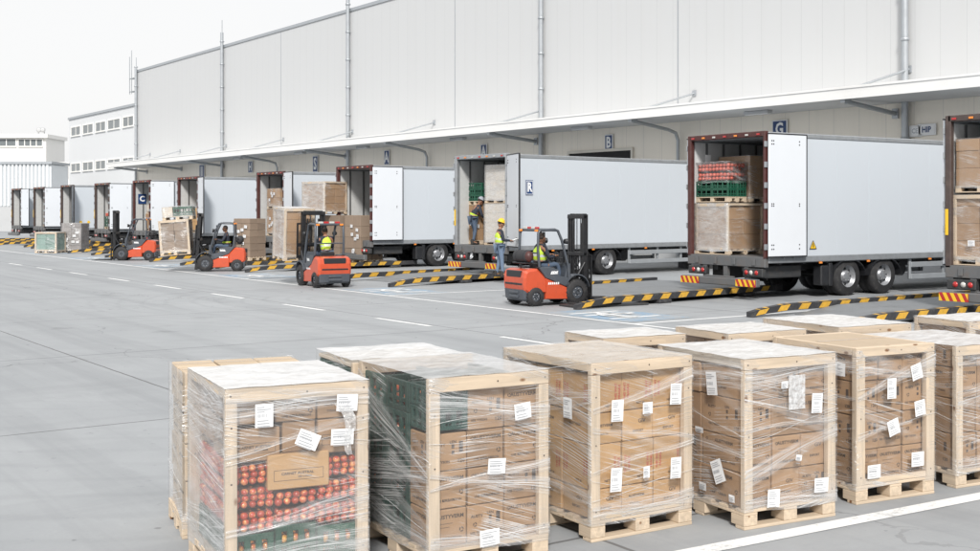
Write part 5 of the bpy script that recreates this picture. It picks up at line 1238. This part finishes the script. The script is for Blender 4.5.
labels(T, [('l', -.30, 1.0, 3, .15, .10), ('f', -.07, .85, 0, .09, .155), ('f', .19, .96, -14, .11, .12), ('f', .225, .68, -8, .11, .12), ('f', -.05, .555, -16, .115, .12), ('f', .2, .29, 0, .13, .11), ('f', -.25, .24, 0, .13, .10)], w, d)

# 6: at the right edge
w, d, H = .85, 1.02, 1.12
c, rz = cam_place(3.68, 9.3, 27, w, d)
T = load_thing('front row wrapped crate cut off by the right edge of the photo', c, rz)
pallet_part(T, w, d); frame_part(T, w, d, .138, H, .075, .045, .075, False)
fill(T, -w/2+.02, w/2-.02, -d/2+.055, d/2-.03, (.28, .28, .25, .16), 3, 2, 'card', (2, 5, 1), 9, .007, .14)
film_part(T, w+.012, d+.012, .11, H+.006, 'film', True, 5, 51, folds=[('f', -.42, .72, .42, .80, .18, .12), ('f', -.42, .20, .42, .22, .10, .14), ('f', -.42, 1.02, .42, .98, .12, .1), ('l', -.5, .82, .5, .70, .04, .12)])

# second row
def back_load(label, X, D_, yaw, w, d, H, film='film', card='card', posts=True, seed=0, bare=False):
    c, rz = place_bl(X, D_, yaw, w, d)
    T = load_thing(label, c, rz); pallet_part(T, w, d)
    if posts: frame_part(T, w, d, .138, H, .08, .045, .075, True)
    hh = (H-.04-.14)/4; fill(T, -w/2+.03, w/2-.03, -d/2+.055, d/2-.055, (hh,)*4, 2, 2, card, (1, 3, 2), seed)
    link('top_board', carton_mesh(w-.1, d-.12, .032, 'card_top' if bare else 'card_pale'), T, (0, 0, H-.037))
    film_part(T, w+.012, d+.012, .1, H+.005, film, not bare, 3, seed+60); return T
back_load('film topped crate in the second row, seen over the crate with red print', .624, 9.85, 27, .80, .60, 1.18, 'film', seed=1)
back_load('second row crate seen over the milky topped dark carton crate', 1.62, 10.3, 28, .84, .72, 1.18, 'film', seed=2)
back_load('second row crate seen over the crate with bare cardboard top', 2.57, 11.1, 27, .86, 1.0, 1.18, 'film', seed=3)
back_load('rearmost crate of the second row at the right edge', 4.1, 11.4, 27, .86, .66, 1.17, 'film', seed=4)

# ------------------------------------------------------------------ loads in the yard and in the trailers
def far_load(label, x, y, z, rz, w, d, rows, nx=2, ny=2, card='card_grey', film='film', frame=False, group='loads standing in the yard', seed=0, tilt=None, cards=None, top=True, labs=0, fl=None, ff=None, name='wrapped_pallet', cat='pallet load'):
    T = thing(name, label, cat, (x, y, z), rz, group)
    pallet_part(T, w, d); H = .14+sum(rows)
    o = .05 if frame else .01
    fill(T, -w/2+o, w/2-o, -d/2+o, d/2-o, rows, nx, ny, card, (0,), seed)
    if frame: frame_part(T, w, d, .138, H+.03, .08, .045, .08, True, True); H += .03
    if film: film_part(T, w+.014, d+.014, .08, H+.01, film, top, 0, seed, .12, left=fl, front=ff)
    rnd = random.Random(seed+99)
    for k in range(labs): paper_label(T, rnd.uniform(-w*.35, w*.35), rnd.uniform(.3, H-.2), rnd.uniform(-6, 6), .16, .12, rnd.choice('ffl'), d/2+.02, k) if w == d else paper_label(T, rnd.uniform(-w*.35, w*.35), rnd.uniform(.3, H-.2), rnd.uniform(-6, 6), .16, .12, 'f', d/2+.02, k)
    if tilt: T.rotation_euler = (T.rotation_euler[0], tilt, rz)
    return T
IN = 'goods inside the trailers'
# trailer C: two pallets below, produce above
PC = TR['C'][1]; yw = R(-2.5)-R(90)
def in_tr(P, x, y, z=1.062): return P(x, y, z)
far_load('pale wrapped crate with wood frame at the lower left inside the red framed trailer', *in_tr(PC, .72, .66), yw, 1.22, 1.25, (.38, .38, .38), 2, 2, 'card', 'film_thin', True, IN, 1, ff='film_heavy')  # whiter film on the front puts the film's glare into its colour
far_load('dark brown wrapped pallet behind the pale one inside the red framed trailer', *in_tr(PC, 2.1, .60), yw, 1.15, 1.2, (.38, .38, .38), 2, 2, 'card_grey', 'film_thin', True, IN, 2, labs=3)
def produce_stack(label, x, y, z, rz, w, d, n1, hr, seed=0, mat='tomato', group=IN, film=False):
    hr = hr*2//3
    T = thing('produce_pallet', label, 'pallet load', (x, y, z), rz, group); pallet_part(T, w, d)
    gm = produce_crate_mesh(w/2-.01, d/2-.01, .2)
    for k in range(n1):
        for i in range(2):
            for j in range(2): t = link('produce_crate', gm, T, (-w/4+w/2*i, -d/4+d/2*j, .14+.203*k))
    z0 = .14+.203*n1
    for k in range(hr):
        for i in range(3): apples_part(T, 'produce_bag', -w/2+.02+i*(w-.04)/3+.005, -w/2+.02+(i+1)*(w-.04)/3-.005, -d/2+.02, d/2-.02, z0+k*.24+.004, z0+(k+1)*.24-.004, .058, mat, seed+k*3+i, 2, 2, 7, 5)
    if film: film_part(T, w+.02, d+.02, z0-.05, z0+hr*.24+.01, 'film', True, 0, seed, .1)
    return T
produce_stack('pallet of red produce bags over green trays, upper left inside the red framed trailer', *PC(.46, .68, 2.40), yw, 1.18, .66, 2, 3, 3, film=True)
far_load('brown cartons stacked right of the produce bags inside the red framed trailer', *PC(1.42, .64, 2.40), yw, 1.16, 1.1, (.36, .37, .33), 2, 2, 'card', 'film_thin', False, IN, 4, labs=2)
far_load('dark cartons standing deepest inside the red framed trailer', *PC(3.6, .3), yw, .95, 1.0, (.45, .45, .45, .45), 2, 2, 'card_grey', None, False, IN, 5, labs=3)
# trailer D
PD = TR['D'][1]
far_load('wrapped brown cartons standing on the floor of the trailer at the right edge', *PD(.58, .68), -R(90), 1.15, 1.1, (.36, .36, .36, .2), 2, 2, 'card', 'film', True, IN, 6, labs=4)
far_load('wrapped brown cartons stacked on the lower load in the trailer at the right edge', *PD(.58, .66, 2.56), -R(90), 1.1, 1.05, (.36, .36, .25), 2, 2, 'card', 'film', False, IN, 7, labs=2)
far_load('brown cartons beside the rear load, at the extreme right edge', *PD(.9, -.6), -R(90), 1.1, 1.1, (.36, .36, .36, .3, .3), 2, 2, 'card', 'film', False, IN, 8, labs=2)
# trailer B
PB = TR['B'][1]; yb_ = R(3)-R(90)
far_load('pale wrapped pallet on the trailer floor beside the worker in dark clothes', *PB(.80, -.38), yb_, 1.12, 1.1, (.3, .3, .3, .3), 2, 2, 'card_pale', 'film_heavy', False, IN, 9)
far_load('pale wrapped pallet stacked at the top beside the worker in dark clothes', *PB(.80, -.38, 2.42), yb_, 1.08, 1.08, (.3, .3, .3, .2), 2, 2, 'card_pale', 'film_heavy', False, IN, 10)
far_load('brown cartons behind the worker inside the trailer', *PB(.95, .95), yb_, .75, 1.0, (.4, .4, .35), 2, 2, 'card', None, False, IN, 11, labs=3)
produce_stack('green trays on top of the brown cartons behind the worker', *PB(.95, .95, 2.36), yb_, .75, 1.0, 3, 0, 5)
# trailer A2, A3, A4, A5 ...
P = TR['A2'][1]
far_load('brown cartons on the floor of the trailer left of the raised carton stack', *P(.8, .35), -R(90), 1.3, 1.1, (.35, .35, .35), 2, 2, 'card', 'film_thin', False, IN, 12, labs=5)
far_load('speckled brown cartons stacked high in the trailer left of the raised carton stack', *P(.8, .35, 2.26), -R(90), 1.25, 1.1, (.35, .4), 2, 2, 'card', 'film_thin', False, IN, 13, labs=4)
P = TR['A3'][1]; far_load('orange topped carton load inside the trailer above the raised crate', *P(1.0, .2), -R(90), 1.2, 1.1, (.4, .4, .3), 2, 2, 'card_light', None, False, IN, 14)
P = TR['A4'][1]; far_load('brown carton load in the trailer with the C sign', *P(.8, -.4), -R(90), 1.2, 1.1, (.4, .4), 2, 2, 'card', None, False, IN, 15); far_load('pale carton on the brown load in the trailer with the C sign', *P(.8, -.4, 2.01), -R(90), 1.1, 1.0, (.35,), 2, 2, 'card_pale', 'film', False, IN, 16)
P = TR['A5'][1]; produce_stack('red and green produce load in the trailer left of the driverless forklift mast', *P(.8, -.3, 1.062), -R(90), 1.4, 1.1, 3, 2, 21)
for key, txt, sd_ in (('A6', 'pale load low inside the trailer with two yellow dots', 17), ('A7', 'wrapped speckled load inside the second trailer from the shed', 18), ('A8', 'pale load inside the farthest trailer', 19)):
    P = TR[key][1]; far_load(txt, *P(.9, -.2), -R(90), 1.3, 1.1, (.35, .35), 2, 2, 'card_pale', 'film', False, IN, sd_)

# stacks behind trailer A
x, y = at(359, 263.0, .18); far_load('tall brown carton stack on the ramp, right one of the pair', x+.35, y+.25, .18, R(-85), 1.12, 1.05, (.42, .42, .42, .42), 2, 2, 'card_grey', None, False, 'carton stacks behind the open trailer', 23, labs=8)
far_load('tall brown carton stack on the ramp, left one with another load on top', x+.15, y+1.75, .18, R(-85), 1.4, 1.05, (.42, .42, .42, .42), 2, 2, 'card_grey', None, False, 'carton stacks behind the open trailer', 24, labs=3)
far_load('pale wrapped carton load on top of the left carton stack', x-.3, y+2.25, 2.04, R(-80), 1.45, 1.12, (.28, .28, .28, .26), 3, 2, 'card', 'film_thin', True, 'carton stacks behind the open trailer', 25, ff='film_heavy')
# loads on the forks
x, y, z = P3(1.95, .30, .72); far_load('tall pale wrapped crate on the forks of the forklift seen from behind', x, y, z, F3yaw-R(90), .95, 1.0, (.36, .36, .36, .3), 2, 2, 'card', 'film', True, 'loads carried by the forklifts', 26, fl='film_heavy', name='cargo_crate', cat='crate').rotation_euler = (R(3), 0, F3yaw-R(90))
x, y, z = P2(1.86, .02, .62); o = far_load('wood framed brown crate raised on the forks of the forklift with the profile driver', x, y, z, F2yaw+R(0), 1.05, 1.12, (.36, .36, .36), 2, 2, 'card_grey', 'film_thin', True, 'loads carried by the forklifts', 27, name='cargo_crate', cat='crate'); o.rotation_euler = (0, R(-4), F2yaw+R(180))
x, y, z = P2(1.78, .02, .62+1.30)
T = thing('green_crate', 'green tray with a pale box end lying on top of the raised brown crate', 'crate', (x, y, z), F2yaw+R(180), 'loads carried by the forklifts'); T.rotation_euler = (0, R(-4), F2yaw+R(180))
pallet_part(T, 1.05, 1.08); link('carton', carton_mesh(.36, 1.05, .34, 'card_pale'), T, (-.34, 0, .14)); link('produce_crate', produce_crate_mesh(.64, 1.04, .32), T, (.19, 0, .14)); film_part(T, 1.07, 1.1, .1, .495, 'film', True, 0, 4, .12)
# pallets standing on the left and behind forklift 2
x, y = at(43, 253.4); far_load('pallet in pale green film with light wooden posts, far left in the yard', x+.5, y+.5, 0, R(-40), 1.15, 1.1, (.3, .3, .3), 2, 2, 'card_pale', 'film', True, seed=28)
T = [o for o in bpy.data.objects if o.get('label', '').startswith('pallet in pale green')][0]
for o in list(T.children):
    if o.name.startswith('carton'):
        o.data = carton_mesh(.518, .493, .296, 'pack_green')
x, y = at(68.5, 252.6); far_load('dark grey shrink wrapped stack, far left in the yard', x+.5, y+.5, 0, R(-38), 1.05, 1.1, (.23, .24, .23, .24, .23, .2), 2, 2, 'pack_grey', 'film_thin', False, seed=29, labs=7, fl='film_heavy')
x, y = at(247, 266); far_load('grey brown wrapped carton stack between the profile driver and the open trailer', x+.6, y+1.1, .18, R(-70), .95, .9, (.26, .28, .26, .28, .26, .2), 2, 2, 'card_grey', None, False, seed=30, labs=8)
